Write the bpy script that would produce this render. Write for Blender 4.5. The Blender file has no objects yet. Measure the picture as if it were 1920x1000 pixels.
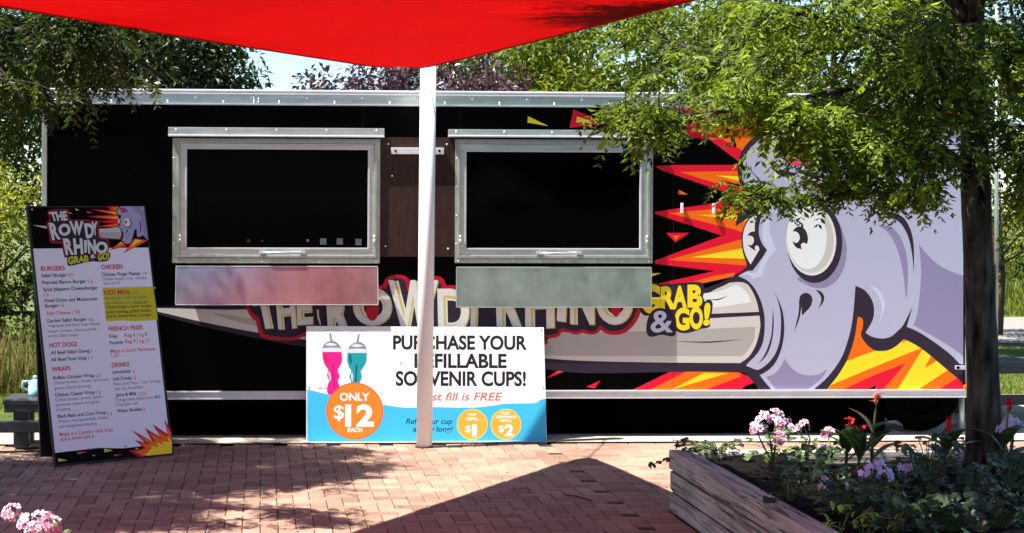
import bpy, bmesh, math, random
import numpy as np
from mathutils import Vector, Matrix

# ------------------------------------------------------------------ scene, camera, sky, sun
SC = bpy.context.scene
COL = SC.collection
R_ = math.radians
YAW, ROLL, FPX = R_(3.0), 0.0033, 3050.0
PPX, PPY, IW, IH = 650.0, 399.0, 1920.0, 1000.0
CAM = Vector((0, 0, 1.75))
cR = Vector((math.cos(YAW), -math.sin(YAW), 0)); cF = Vector((math.sin(YAW), math.cos(YAW), 0)); cU = Vector((0, 0, 1))
rR = (cR + ROLL * cU).normalized(); rU = (cU - ROLL * cR).normalized()
cd = bpy.data.cameras.new('camera'); cam = bpy.data.objects.new('camera', cd); COL.objects.link(cam)
m = Matrix.Identity(4)
for i in range(3):
    m[i][0] = rR[i]; m[i][1] = rU[i]; m[i][2] = -cF[i]; m[i][3] = CAM[i]
cam.matrix_world = m
cd.sensor_width = 36.0; cd.lens = FPX / IW * 36.0
cd.shift_x = (IW / 2 - PPX) / IW; cd.shift_y = -(IH / 2 - PPY) / IW
cd.clip_start = 0.05; cd.clip_end = 2000
SC.camera = cam

SUN_TRAVEL = Vector((0.49, 0.11, -1.0)).normalized()
world = bpy.data.worlds.new("World"); SC.world = world; world.use_nodes = True
wn = world.node_tree.nodes; wl = world.node_tree.links
bg = wn['Background']; sky = wn.new('ShaderNodeTexSky'); sky.sky_type = 'NISHITA'; sky.sun_disc = False; sky.dust_density = 0.15; sky.ozone_density = 3.0; sky.air_density = 0.9
sky.sun_elevation = math.asin(-SUN_TRAVEL.z); sky.sun_rotation = math.atan2(-SUN_TRAVEL.x, -SUN_TRAVEL.y) % (2 * math.pi)
wl.new(sky.outputs[0], bg.inputs[0]); bg.inputs[1].default_value = 0.06
sl = bpy.data.lights.new('sun', 'SUN'); sl.energy = 4.2; sl.angle = R_(0.5); sl.color = (1, 0.95, 0.87)
so = bpy.data.objects.new('sun', sl); COL.objects.link(so); so.rotation_euler = SUN_TRAVEL.to_track_quat('-Z', 'Y').to_euler()
so.location = (-6, -2, 14)
SC.view_settings.view_transform = 'Standard'; SC.view_settings.look = 'None'
SC.view_settings.exposure = 1.92; SC.view_settings.gamma = 1.0
SC.cycles.max_bounces = 8; SC.cycles.transparent_max_bounces = 8
rng = np.random.default_rng(7); random.seed(7)

# ------------------------------------------------------------------ pixel rays and planes
def ray(px, py):
    u = px - PPX; v = PPY - py
    return rR * (u / FPX) + rU * (v / FPX) + cF
def P(px, py, Y):
    d = ray(px, py); t = Y / d.y
    return CAM + d * t
def G(px, py, z=0.0):
    d = ray(px, py); t = (z - CAM.z) / d.z
    return CAM + d * t
class Plane:
    def __init__(s, o, n): s.o = Vector(o); s.n = Vector(n).normalized()
    def at(s, px, py, lift=0.0):
        d = ray(px, py); t = ((s.o + s.n * lift) - CAM).dot(s.n) / d.dot(s.n)
        return CAM + d * t

# ------------------------------------------------------------------ materials
def lin(r, g, b):
    f = lambda c: (c / 255 / 12.92) if c <= 10 else ((c / 255 + 0.055) / 1.055) ** 2.4
    return (f(r), f(g), f(b), 1)
def new_mat(name):
    mt = bpy.data.materials.new(name); mt.use_nodes = True
    return mt, mt.node_tree.nodes, mt.node_tree.links, mt.node_tree.nodes['Principled BSDF']
def mat(name, col, rough=0.5, metal=0.0, spec=0.5, var=0.0, scale=8.0, bump=0.0, stretch=(1, 1, 1), detail=6.0):
    mt, N, L, b = new_mat(name)
    c = tuple(col)[:3] + (1,)
    b.inputs['Base Color'].default_value = c; b.inputs['Roughness'].default_value = rough
    b.inputs['Metallic'].default_value = metal; b.inputs['Specular IOR Level'].default_value = spec
    if var or bump:
        tc = N.new('ShaderNodeTexCoord'); mp = N.new('ShaderNodeMapping'); mp.inputs['Scale'].default_value = stretch
        nz = N.new('ShaderNodeTexNoise'); nz.inputs['Scale'].default_value = scale; nz.inputs['Detail'].default_value = detail
        nz.inputs['Roughness'].default_value = 0.62
        L.new(tc.outputs['Object'], mp.inputs[0]); L.new(mp.outputs[0], nz.inputs['Vector'])
        if var:
            rp = N.new('ShaderNodeValToRGB')
            rp.color_ramp.elements[0].position = 0.28; rp.color_ramp.elements[1].position = 0.74
            rp.color_ramp.elements[0].color = tuple(x * (1 - var) for x in c[:3]) + (1,)
            rp.color_ramp.elements[1].color = tuple(min(1, x * (1 + var)) for x in c[:3]) + (1,)
            L.new(nz.outputs[0], rp.inputs[0]); L.new(rp.outputs[0], b.inputs['Base Color'])
        if bump:
            bp = N.new('ShaderNodeBump'); bp.inputs['Strength'].default_value = bump; bp.inputs['Distance'].default_value = 0.02
            L.new(nz.outputs[0], bp.inputs['Height']); L.new(bp.outputs[0], b.inputs['Normal'])
    return mt
def leaf_mat(name, dark, light, trans=0.35, rough=0.42, spec=0.5):
    mt, N, L, b = new_mat(name)
    at = N.new('ShaderNodeAttribute'); at.attribute_name = 'rnd'
    rp = N.new('ShaderNodeValToRGB')
    rp.color_ramp.elements[0].color = tuple(dark) + (1,); rp.color_ramp.elements[1].color = tuple(light) + (1,); em = rp.color_ramp.elements.new(0.55); em.color = tuple(d_ * 0.62 + l_ * 0.38 for d_, l_ in zip(dark, light)) + (1,)
    L.new(at.outputs['Fac'], rp.inputs[0]); L.new(rp.outputs[0], b.inputs['Base Color'])
    b.inputs['Roughness'].default_value = rough; b.inputs['Specular IOR Level'].default_value = spec
    tr = N.new('ShaderNodeBsdfTranslucent'); mx = N.new('ShaderNodeMixShader'); mx.inputs[0].default_value = trans
    hs = N.new('ShaderNodeHueSaturation'); hs.inputs['Value'].default_value = 1.7; hs.inputs['Hue'].default_value = 0.493
    L.new(rp.outputs[0], hs.inputs['Color']); L.new(hs.outputs[0], tr.inputs[0])
    L.new(b.outputs[0], mx.inputs[1]); L.new(tr.outputs[0], mx.inputs[2])
    L.new(mx.outputs[0], N['Material Output'].inputs[0])
    return mt

M = {}
M['black_wrap'] = mat('black_wrap', (0.0008, 0.0008, 0.001), 0.35, spec=0.035)
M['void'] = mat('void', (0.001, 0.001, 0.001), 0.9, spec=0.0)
M['pane'] = mat('pane', (0.0008, 0.0008, 0.001), 0.08, spec=0.02)
M['rubber'] = mat('rubber', (0.0025, 0.0025, 0.0025), 0.9, spec=0.01)
M['alu'] = mat('alu', (0.56, 0.61, 0.60), 0.38, 0.75, var=0.18, scale=5, stretch=(1, 1, 6))  # faint green of reflected trees painted into the metal colour
M['alu_dull'] = mat('alu_dull', (0.40, 0.445, 0.415), 0.45, 0.6, var=0.16, scale=7, stretch=(3, 3, 1))  # duller metal, same painted-in green of reflected trees
M['galv'] = mat('galv', (0.43, 0.465, 0.465), 0.26, 0.9, var=0.30, scale=3.0, stretch=(2, 1, 1.1), bump=0.06, detail=9)
M['rail_white'] = mat('rail_white', (0.62, 0.64, 0.66), 0.45, 0.3, var=0.08, scale=6)
M['bolt'] = mat('bolt', (0.75, 0.76, 0.77), 0.3, 0.7)
M['brown_ply'] = mat('brown_ply', (0.040, 0.020, 0.016), 0.6, spec=0.15, var=0.35, scale=6, stretch=(5, 5, 0.7), bump=0.05)
M['white_paint'] = mat('white_paint', (0.80, 0.80, 0.79), 0.35, spec=0.45, var=0.04, scale=4)
M['dark_lumber'] = mat('dark_lumber', (0.030, 0.036, 0.036), 0.55, var=0.35, scale=9, stretch=(0.6, 6, 6), bump=0.1)
M['frame_black'] = mat('frame_black', (0.010, 0.010, 0.010), 0.6, spec=0.3, var=0.4, scale=10)
M['concrete'] = mat('concrete', (0.36, 0.31, 0.25), 0.85, var=0.28, scale=9, bump=0.25)
M['amber'] = mat('amber', (0.9, 0.16, 0.01), 0.25)
M['red_sign'] = mat('red_sign', (0.55, 0.02, 0.03), 0.45)
M['twig'] = mat('twig', (0.03, 0.02, 0.015), 0.8)
FLAT = {  # printed vinyl colours
    'w': (0.74, 0.74, 0.72), 'mint': (0.78, 0.84, 0.82), 'cream': (0.62, 0.60, 0.56), 'greyh': (0.42, 0.40, 0.38), 'eyeg': (0.55, 0.56, 0.52),
    'lav': (0.45, 0.465, 0.62), 'lavl': (0.56, 0.61, 0.77), 'lavm': (0.34, 0.34, 0.55), 'pur': (0.265, 0.245, 0.40), 'dk': (0.036, 0.027, 0.044),
    'r': (0.74, 0.004, 0.030), 'o': (0.86, 0.155, 0.003), 'y': (0.88, 0.72, 0.02), 'k': (0.0009, 0.0009, 0.0011), 'pink': (0.75, 0.045, 0.16),
    'yl': (0.62, 0.55, 0.13), 'rd': (0.48, 0.004, 0.022), 'sheet': (0.72, 0.79, 0.92), 'lime': (0.50, 0.52, 0.02),
    'ink': (0.012, 0.014, 0.02), 'inkg': (0.10, 0.11, 0.14), 'mred': (0.50, 0.015, 0.06), 'mor': (0.60, 0.09, 0.07),
    'pw': (0.80, 0.81, 0.82), 'cy': (0.045, 0.42, 0.68), 'or2': (0.88, 0.19, 0.02), 'or3': (0.90, 0.36, 0.045), 'or4': (0.84, 0.10, 0.01), 'mag': (0.78, 0.012, 0.22),
    'magd': (0.45, 0.006, 0.14), 'teal': (0.01, 0.28, 0.32), 'teald': (0.006, 0.10, 0.15), 'lid': (0.20, 0.22, 0.25), 'lidl': (0.55, 0.62, 0.66), 'steel': (0.10, 0.11, 0.14), 'ltr': (0.82, 0.12, 0.08),
    'logow': (0.62, 0.70, 0.72), 'logoy': (0.52, 0.60, 0.04), 'amp': (0.42, 0.44, 0.52), 'horn2': (0.50, 0.60, 0.56),
}
for k, c in FLAT.items():
    M['v_' + k] = mat('vinyl_' + k, c, 0.42, spec=0.05 if k in ('k', 'dk') else 0.22)

# ------------------------------------------------------------------ mesh building
class MB:
    def __init__(s): s.v = []; s.f = []; s.mi = []; s.mats = []; s.sm = []
    def slot(s, name):
        if name not in s.mats: s.mats.append(name)
        return s.mats.index(name)
    def add(s, vs, fs, mt, smooth=False):
        o = len(s.v); s.v += [tuple(v) for v in vs]; k = s.slot(mt)
        for f in fs: s.f.append([i + o for i in f]); s.mi.append(k); s.sm.append(smooth)
    def box(s, lo, hi, mt, bev=0.0, rot=None, c=None, smooth=False):
        lo, hi = Vector(lo), Vector(hi); ce = (lo + hi) / 2; sz = hi - lo
        bm = bmesh.new(); bmesh.ops.create_cube(bm, size=1.0)
        for v in bm.verts: v.co = Vector((v.co.x * sz.x, v.co.y * sz.y, v.co.z * sz.z))
        if bev: bmesh.ops.bevel(bm, geom=bm.edges[:], offset=bev, segments=2, affect='EDGES', profile=0.6)
        for v in bm.verts:
            p = v.co
            if rot is not None: p = rot @ p
            v.co = p + (Vector(c) if c is not None else ce)
        bm.verts.index_update()
        s.add([v.co[:] for v in bm.verts], [[v.index for v in f.verts] for f in bm.faces], mt, smooth)
        bm.free()
    def tube(s, pts, rad, mt, n=10, cap=True, smooth=True):
        pts = [Vector(p) for p in pts]; rad = rad if isinstance(rad, (list, tuple)) else [rad] * len(pts)
        vs = []; fs = []; ref = None
        for i, p in enumerate(pts):
            t = (pts[min(i + 1, len(pts) - 1)] - pts[max(i - 1, 0)]).normalized()
            if ref is None: ref = Vector((1, 0, 0)) if abs(t.x) < 0.8 else Vector((0, 1, 0))
            a = (ref - t * ref.dot(t)).normalized(); b = t.cross(a); ref = a
            for k in range(n):
                w = 2 * math.pi * k / n
                vs.append(p + (a * math.cos(w) + b * math.sin(w)) * rad[i])
        for i in range(len(pts) - 1):
            for k in range(n):
                fs.append([i * n + k, i * n + (k + 1) % n, (i + 1) * n + (k + 1) % n, (i + 1) * n + k])
        if cap:
            fs.append(list(range(n))[::-1]); fs.append([(len(pts) - 1) * n + k for k in range(n)])
        s.add(vs, fs, mt, smooth)
    def dome(s, c, n, r, mt, h=None):      # low rivet head: centre c, normal n
        c = Vector(c); n = Vector(n).normalized(); h = h or r * 0.6
        a = n.orthogonal().normalized(); b = n.cross(a); vs = []; fs = []
        for j, (rr, hh) in enumerate(((1, 0), (0.75, 0.7))):
            for k in range(8):
                w = math.pi * k / 4; vs.append(c + (a * math.cos(w) + b * math.sin(w)) * r * rr + n * h * hh)
        vs.append(c + n * h)
        for k in range(8):
            fs.append([k, (k + 1) % 8, 8 + (k + 1) % 8, 8 + k]); fs.append([8 + k, 8 + (k + 1) % 8, 16])
        s.add(vs, fs, mt, True)
    def build(s, name, parent=None, extra=None):
        me = bpy.data.meshes.new(name); me.from_pydata(s.v, [], s.f)
        for n in s.mats: me.materials.append(M[n])
        me.polygons.foreach_set('material_index', s.mi); me.polygons.foreach_set('use_smooth', s.sm)
        me.update()
        return link(name, me, parent)
def link(name, me, parent=None):
    o = bpy.data.objects.new(name, me); COL.objects.link(o)
    if parent is not None:
        o.parent = parent; o.matrix_parent_inverse = WORLD_INV.get(parent.name, Matrix.Identity(4))
    return o
WORLD_INV = {}
def thing(name, label, cat, loc=(0, 0, 0), group=None):
    o = bpy.data.objects.new(name, None); COL.objects.link(o); o.location = loc; o.empty_display_size = 0.2
    WORLD_INV[o.name] = Matrix.Translation(-Vector(loc))
    return tag(o, label, cat, group)
def tag(o, label, cat, group=None):
    o['label'] = label; o['category'] = cat
    if group: o['group'] = group
    return o
def kind(o, k): o['kind'] = k; return o
def np_mesh(name, v, f, mats, rnd=None, parent=None, mi=None, smooth=False):
    me = bpy.data.meshes.new(name); nv = len(v); nf, k = f.shape
    me.vertices.add(nv); me.vertices.foreach_set('co', np.ascontiguousarray(v, dtype=np.float32).ravel())
    me.loops.add(nf * k); me.loops.foreach_set('vertex_index', np.ascontiguousarray(f, dtype=np.int32).ravel())
    me.polygons.add(nf); me.polygons.foreach_set('loop_start', np.arange(0, nf * k, k, dtype=np.int32))
    me.polygons.foreach_set('use_smooth', np.full(nf, smooth))
    for n in mats: me.materials.append(M[n])
    if mi is not None: me.polygons.foreach_set('material_index', mi.astype(np.int32))
    me.update(calc_edges=True)
    if rnd is not None:
        a = me.attributes.new('rnd', 'FLOAT', 'FACE'); a.data.foreach_set('value', rnd.astype(np.float32))
    me.validate()
    return link(name, me, parent)

# ------------------------------------------------------------------ flat printing helpers
def sm(pts, n=4):
    """closed smooth outline; a point with a third value is a sharp corner"""
    N = len(pts); out = []
    for i in range(N):
        p0, p1, p2, p3 = pts[i - 1], pts[i], pts[(i + 1) % N], pts[(i + 2) % N]
        a = p1 if len(p1) > 2 else p0; b = p2 if len(p2) > 2 else p3
        for k in range(n):
            t = k / n; q = []
            for d in (0, 1):
                q.append(0.5 * (2 * p1[d] + (p2[d] - a[d]) * t + (2 * a[d] - 5 * p1[d] + 4 * p2[d] - b[d]) * t * t + (-a[d] + 3 * p1[d] - 3 * p2[d] + b[d]) * t ** 3))
            out.append(tuple(q))
    return out
def ell(cx, cy, rx, ry, tilt=0.0, n=40):
    c, s = math.cos(tilt), math.sin(tilt)
    return [(cx + rx * math.cos(w) * c - ry * math.sin(w) * s, cy + rx * math.cos(w) * s + ry * math.sin(w) * c) for w in (2 * math.pi * k / n for k in range(n))]
class Print:
    """flat decals on a plane; every new layer lies a hair above the last"""
    def __init__(s, plane, step=0.00007, base=0.0004): s.p = plane; s.step = step; s.base = base; s.mb = MB(); s.seen = []
    def lift(s, pts):
        xs = [p[0] for p in pts]; ys = [p[1] for p in pts]; q = (min(xs), min(ys), max(xs), max(ys))
        k = 1 + max([o[4] for o in s.seen if o[0] < q[2] and o[2] > q[0] and o[1] < q[3] and o[3] > q[1]], default=0)
        s.seen.append(q + (k,)); return s.base + k * s.step
    def poly(s, pts, mt):
        h = s.lift(pts); vs = [s.p.at(p[0], p[1], h) for p in pts]
        s.mb.add(vs, [list(range(len(vs)))], 'v_' + mt)
    def glyph(s, txt, quad, mt, bold=0.0, shear=0.0, same=False, inset=(0, 0)):
        vs, fs = text_mesh(txt, bold, shear); (a, b, c, d) = quad
        h = s.lift(quad); out = []
        for u, v in vs:
            x = (a[0] * (1 - u) + b[0] * u) * v + (d[0] * (1 - u) + c[0] * u) * (1 - v) + inset[0]
            y = (a[1] * (1 - u) + b[1] * u) * v + (d[1] * (1 - u) + c[1] * u) * (1 - v) + inset[1]
            out.append(s.p.at(x, y, h))
        s.mb.add(out, fs, 'v_' + mt)
    def line(s, txt, x0, yb, x1, ht, mt, bold=0.0, shear=0.0, slope=0.0, lay=True):
        """text with its baseline from (x0,yb) to x1 in the plane's own horizontal; ht = cap height in pixels"""
        vs, fs = text_mesh(txt, bold, shear, norm=False)
        xs = [v[0] for v in vs]; xa, xb = min(xs), max(xs)
        k = (x1 - x0) / max(1e-6, xb - xa); ky = ht / 0.70
        px = [(x0 + (v[0] - xa) * k + v[1] * ky * s.lean, yb + slope * (v[0] - xa) * k - v[1] * ky) for v in vs]
        h = s.lift(px); out = [s.p.at(x, y, h) for x, y in px]
        s.mb.add(out, fs, 'v_' + mt)
    lean = 0.0
    def flush(s, name, parent): 
        o = s.mb.build(name, parent); s.mb = MB(); return o
_tc = {}
def text_mesh(txt, bold=0.0, shear=0.0, norm=True):
    key = (txt, round(bold, 4), round(shear, 3), norm)
    if key in _tc: return _tc[key]
    cu = bpy.data.curves.new('t', 'FONT'); cu.body = txt; cu.size = 1.0; cu.offset = bold; cu.shear = shear; cu.resolution_u = 5
    ob = bpy.data.objects.new('t', cu); COL.objects.link(ob)
    bpy.context.view_layer.update()
    me = ob.evaluated_get(bpy.context.evaluated_depsgraph_get()).to_mesh()
    vs = [(v.co.x, v.co.y) for v in me.vertices]; fs = [list(p.vertices) for p in me.polygons]
    bpy.data.objects.remove(ob); bpy.data.curves.remove(cu)
    if norm and vs:
        xs = [v[0] for v in vs]; ys = [v[1] for v in vs]; w = max(xs) - min(xs); h = max(ys) - min(ys)
        vs = [((x - min(xs)) / w, (y - min(ys)) / h) for x, y in vs]
    _tc[key] = (vs, fs)
    return vs, fs

# ================================================================== GROUND
FACE = 12.55                     # trailer wall plane y
def slab(name, x0, x1, y0, y1, z, mt):
    b = MB(); b.add([(x0, y0, z), (x1, y0, z), (x1, y1, z), (x0, y1, z)], [[0, 1, 2, 3]], mt); return kind(b.build(name), 'structure')
def ground_mat():
    mt, N, L, b = new_mat('lawn_soil')
    tc = N.new('ShaderNodeTexCoord'); n1 = N.new('ShaderNodeTexNoise'); n1.inputs['Scale'].default_value = 1.3; n1.inputs['Detail'].default_value = 8
    n2 = N.new('ShaderNodeTexNoise'); n2.inputs['Scale'].default_value = 38; n2.inputs['Detail'].default_value = 4
    ad = N.new('ShaderNodeMath'); ad.operation = 'ADD'; L.new(n1.outputs[0], ad.inputs[0]); L.new(n2.outputs[0], ad.inputs[1])
    L.new(tc.outputs['Object'], n1.inputs['Vector']); L.new(tc.outputs['Object'], n2.inputs['Vector'])
    rp = N.new('ShaderNodeValToRGB'); rp.color_ramp.elements[0].position = 0.35; rp.color_ramp.elements[1].position = 0.72
    rp.color_ramp.elements[0].color = (0.025, 0.045, 0.008, 1); rp.color_ramp.elements[1].color = (0.14, 0.17, 0.035, 1)
    mul = N.new('ShaderNodeMath'); mul.operation = 'MULTIPLY'; mul.inputs[1].default_value = 0.5
    L.new(ad.outputs[0], mul.inputs[0]); L.new(mul.outputs[0], rp.inputs[0]); L.new(rp.outputs[0], b.inputs['Base Color'])
    b.inputs['Roughness'].default_value = 0.9; b.inputs['Specular IOR Level'].default_value = 0.1
    bp = N.new('ShaderNodeBump'); bp.inputs['Strength'].default_value = 0.6; L.new(n2.outputs[0], bp.inputs['Height']); L.new(bp.outputs[0], b.inputs['Normal'])
    return mt
M['lawn_soil'] = ground_mat()
M['gravel'] = mat('gravel', (0.20, 0.185, 0.165), 0.9, var=0.35, scale=22, bump=0.4)
M['joint_sand'] = mat('joint_sand', (0.045, 0.032, 0.025), 0.95, var=0.5, scale=6)
M['slope_grass'] = mat('slope_grass', (0.075, 0.095, 0.02), 0.95, var=0.5, scale=2.5, bump=0.5)
slab('ground', -600, 600, -300, 900, -0.03, 'lawn_soil')
b = MB(); zc = 0.012
for (xa, xb, ya, yb) in ((-9, -1.8, 12.27, 12.95), (-1.8, 8.5, 12.27, 15.4)): b.add([(xa, ya, zc), (xb, ya, zc), (xb, yb, zc), (xa, yb, zc)], [[0, 1, 2, 3]], 'concrete')
kind(b.build('concrete_pad'), 'structure')
slab('gravel_road', 4, 60, 22.0, 27.6, -0.024, 'gravel')
# rising meadow beyond the road
b = MB(); vs = []; fs = []
for j in range(14):
    for i in range(30):
        x = -20 + i * 3.2; y = 28 + j * 2.2
        vs.append((x, y, -0.02 + max(0, j) ** 1.25 * 0.075 * (0.6 + 0.4 * math.sin(i * 0.5)) + 0.1 * math.sin(i * 1.7 + j)))
for j in range(13):
    for i in range(29): fs.append([j * 30 + i, j * 30 + i + 1, (j + 1) * 30 + i + 1, (j + 1) * 30 + i])
b.add(vs, fs, 'slope_grass', True); kind(b.build('hill'), 'structure')

# paving: 90 degree herringbone, every brick with a rounded arris, laid in one sheet
def brick_mat():
    mt, N, L, b = new_mat('paver')
    at = N.new('ShaderNodeAttribute'); at.attribute_name = 'rnd'
    rp = N.new('ShaderNodeValToRGB'); e = rp.color_ramp.elements
    e[0].color = (0.210, 0.124, 0.086, 1); e[1].color = (0.335, 0.212, 0.156, 1)
    x = e.new(0.35); x.color = (0.280, 0.168, 0.124, 1); x = e.new(0.7); x.color = (0.305, 0.188, 0.138, 1)
    L.new(at.outputs['Fac'], rp.inputs[0])
    tc = N.new('ShaderNodeTexCoord')
    n1 = N.new('ShaderNodeTexNoise'); n1.inputs['Scale'].default_value = 60; n1.inputs['Detail'].default_value = 5
    n2 = N.new('ShaderNodeTexNoise'); n2.inputs['Scale'].default_value = 1.1; n2.inputs['Detail'].default_value = 6
    L.new(tc.outputs['Object'], n1.inputs['Vector']); L.new(tc.outputs['Object'], n2.inputs['Vector'])
    mr = N.new('ShaderNodeMapRange'); mr.inputs[1].default_value = 0.3; mr.inputs[2].default_value = 0.7; mr.inputs[3].default_value = 0.82; mr.inputs[4].default_value = 1.15
    L.new(n1.outputs[0], mr.inputs[0])
    mr2 = N.new('ShaderNodeMapRange'); mr2.inputs[1].default_value = 0.3; mr2.inputs[2].default_value = 0.7; mr2.inputs[3].default_value = 0.70; mr2.inputs[4].default_value = 1.14
    L.new(n2.outputs[0], mr2.inputs[0])
    mm = N.new('ShaderNodeMath'); mm.operation = 'MULTIPLY'; L.new(mr.outputs[0], mm.inputs[0]); L.new(mr2.outputs[0], mm.inputs[1])
    vm = N.new('ShaderNodeVectorMath'); vm.operation = 'SCALE'; L.new(rp.outputs[0], vm.inputs[0]); L.new(mm.outputs[0], vm.inputs['Scale'])
    L.new(vm.outputs[0], b.inputs['Base Color']); b.inputs['Roughness'].default_value = 0.82; b.inputs['Specular IOR Level'].default_value = 0.25
    bp = N.new('ShaderNodeBump'); bp.inputs['Strength'].default_value = 0.25; bp.inputs['Distance'].default_value = 0.004
    L.new(n1.outputs[0], bp.inputs['Height']); L.new(bp.outputs[0], b.inputs['Normal'])
    return mt
M['paver'] = brick_mat()
slab('paving_bed', -9, 12, -4, 12.268, -0.010, 'joint_sand')
rects = []
W = 0.1
for j in range(-60, 150):
    for i in range(-140, 160):
        # cell (i,j): herringbone of 2x1 cells, pattern repeats on i-j mod 4
        k = (i - j) % 4
        if k == 0: r = (i * W, j * W, (i + 2) * W, (j + 1) * W)
        elif k == 3: r = (i * W, j * W, (i + 1) * W, (j + 2) * W)
        else: continue
        if r[0] < -7 or r[2] > 2.205 or r[1] < 2 or r[3] > 12.305: continue
        rects.append(r)
for j in range(20, 123):         # stretcher course along the planter
    rects.append((2.2, j * W, 2.4, (j + 1) * W))
for j in range(95, 123):         # bricks behind the planter
    for i in range(22): rects.append((2.4 + i * 0.2 - (0.1 if j % 2 else 0) * (i > 0), j * W, 2.6 + i * 0.2 - (0.1 if j % 2 else 0), (j + 1) * W))
rects = np.array(rects); n = len(rects)
g = 0.0022; bv = 0.005
zj = rng.normal(0, 0.0010, n); tx = rng.normal(0, 0.010, n); ty = rng.normal(0, 0.008, n)
cx = (rects[:, 0] + rects[:, 2]) / 2; cy = (rects[:, 1] + rects[:, 3]) / 2
V = np.zeros((n, 12, 3))
for q, (sx, sy) in enumerate(((0, 1), (2, 1), (2, 3), (0, 3))):
    for ring, (ins, zz) in enumerate(((g + bv, 0.0), (g, -0.004), (g, -0.02))):
        dx = 1 if sx == 0 else -1; dy = 1 if sy == 1 else -1
        x = rects[:, sx] + dx * ins; y = rects[:, sy] + dy * ins
        V[:, ring * 4 + q, 0] = x; V[:, ring * 4 + q, 1] = y; V[:, ring * 4 + q, 2] = zz + zj + (x - cx) * tx + (y - cy) * ty
fq = [[0, 1, 2, 3]]
for r_ in (0, 1):
    for q in range(4): fq.append([r_ * 4 + q, (r_ + 1) * 4 + q, (r_ + 1) * 4 + (q + 1) % 4, r_ * 4 + (q + 1) % 4])
fq = np.array(fq); F = (np.arange(n)[:, None, None] * 12 + fq[None]).reshape(-1, 4)
rn = np.repeat(rng.random(n), len(fq))
kind(np_mesh('brick_paving', V.reshape(-1, 3), F, ['paver'], rn), 'structure')

# ================================================================== FOOD TRAILER
tl = P(80, 175, FACE); br_ = P(1817, 749, FACE)
TX0, TX1, TZ0, TZ1 = tl.x, br_.x, 0.318, 2.665
TD = 2.45
trailer = thing('food_trailer', 'long black food trailer with cartoon rhino wrap and two serving windows', 'trailer', ((TX0 + TX1) / 2, FACE + 1.2, 0))
b = MB(); b.box((TX0, FACE, TZ0), (TX1, FACE + TD, TZ1), 'black_wrap', 0.012); b.build('body', trailer)
b = MB(); b.box((TX0 - 0.02, FACE - 0.02, TZ1 + 0.002), (TX1 + 0.02, FACE + TD + 0.02, TZ1 + 0.03), 'rail_white', 0.01); b.build('roof', trailer)
WALL = Plane((0, FACE, 0), (0, -1, 0))
def wz(py, px=950): return P(px, py, FACE).z
def wx(px, py=400): return P(px, py, FACE).x
# top rail: folded aluminium strip with a lip and two rows of screws
b = MB()
zt0 = TZ1 - 0.082
b.box((TX0, FACE - 0.014, zt0), (TX1, FACE - 0.001, TZ1), 'alu', 0.003)
b.box((TX0, FACE - 0.026, zt0 - 0.010), (TX1, FACE - 0.001, zt0 + 0.003), 'alu', 0.003)
b.box((TX0, FACE - 0.022, TZ1 - 0.012), (TX1, FACE - 0.001, TZ1 + 0.001), 'rail_white', 0.003)
for i in range(34):
    x = TX0 + 0.1 + i * (TX1 - TX0 - 0.2) / 33
    b.dome((x, FACE - 0.0145, zt0 + (0.055 if i % 2 else 0.018)), (0, -1, 0), 0.011, 'bolt')
top_rail = b.build('top_rail', trailer)
for x in (wx(480), wx(1170)):
    b = MB(); b.box((x - 0.03, FACE - 0.0165, zt0 + 0.004), (x + 0.03, FACE - 0.013, TZ1 - 0.006), 'alu', 0.001)
    for dz in (0.02, 0.04, 0.06):
        for dx in (-0.018, 0.018): b.dome((x + dx, FACE - 0.0165, zt0 + dz), (0, -1, 0), 0.007, 'bolt')
    b.build('splice_plate', top_rail)
# oval badge on the rail
pb = Print(Plane((0, FACE - 0.0165, 0), (0, -1, 0)))
pb.poly(ell(155, 177.5, 10.5, 5.6), 'k'); pb.glyph('10', ((150, 173.5), (160, 173.5), (160, 181.5), (150, 181.5)), 'amp')
pb.flush('badge', top_rail)
# bottom rail
b = MB(); zb1 = wz(733); zb0 = TZ0 - 0.004
b.box((TX0 + 0.02, FACE - 0.012, zb0), (TX1, FACE - 0.001, zb1), 'rail_white', 0.003)
b.box((TX0 + 0.02, FACE - 0.022, zb1 - 0.010), (TX1, FACE - 0.001, zb1 + 0.004), 'rail_white', 0.002)
b.box((TX0 + 0.02, FACE - 0.020, zb0 - 0.004), (TX1, FACE - 0.001, zb0 + 0.008), 'rail_white', 0.002)
for i in range(36):
    x = TX0 + 0.12 + i * (TX1 - TX0 - 0.2) / 35
    b.dome((x, FACE - 0.0125, zb0 + (0.052 if i % 2 else 0.022)), (0, -1, 0), 0.010, 'bolt')
b.build('bottom_rail', trailer)
# corner posts
for x, w in ((TX0, 0.036), (TX1 - 0.03, 0.03)):
    b = MB(); b.box((x - 0.004, FACE - 0.010, TZ0), (x + w, FACE + 0.05, zt0 - 0.011), 'alu_dull', 0.004)
    b.build('corner_post', trailer)
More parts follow.
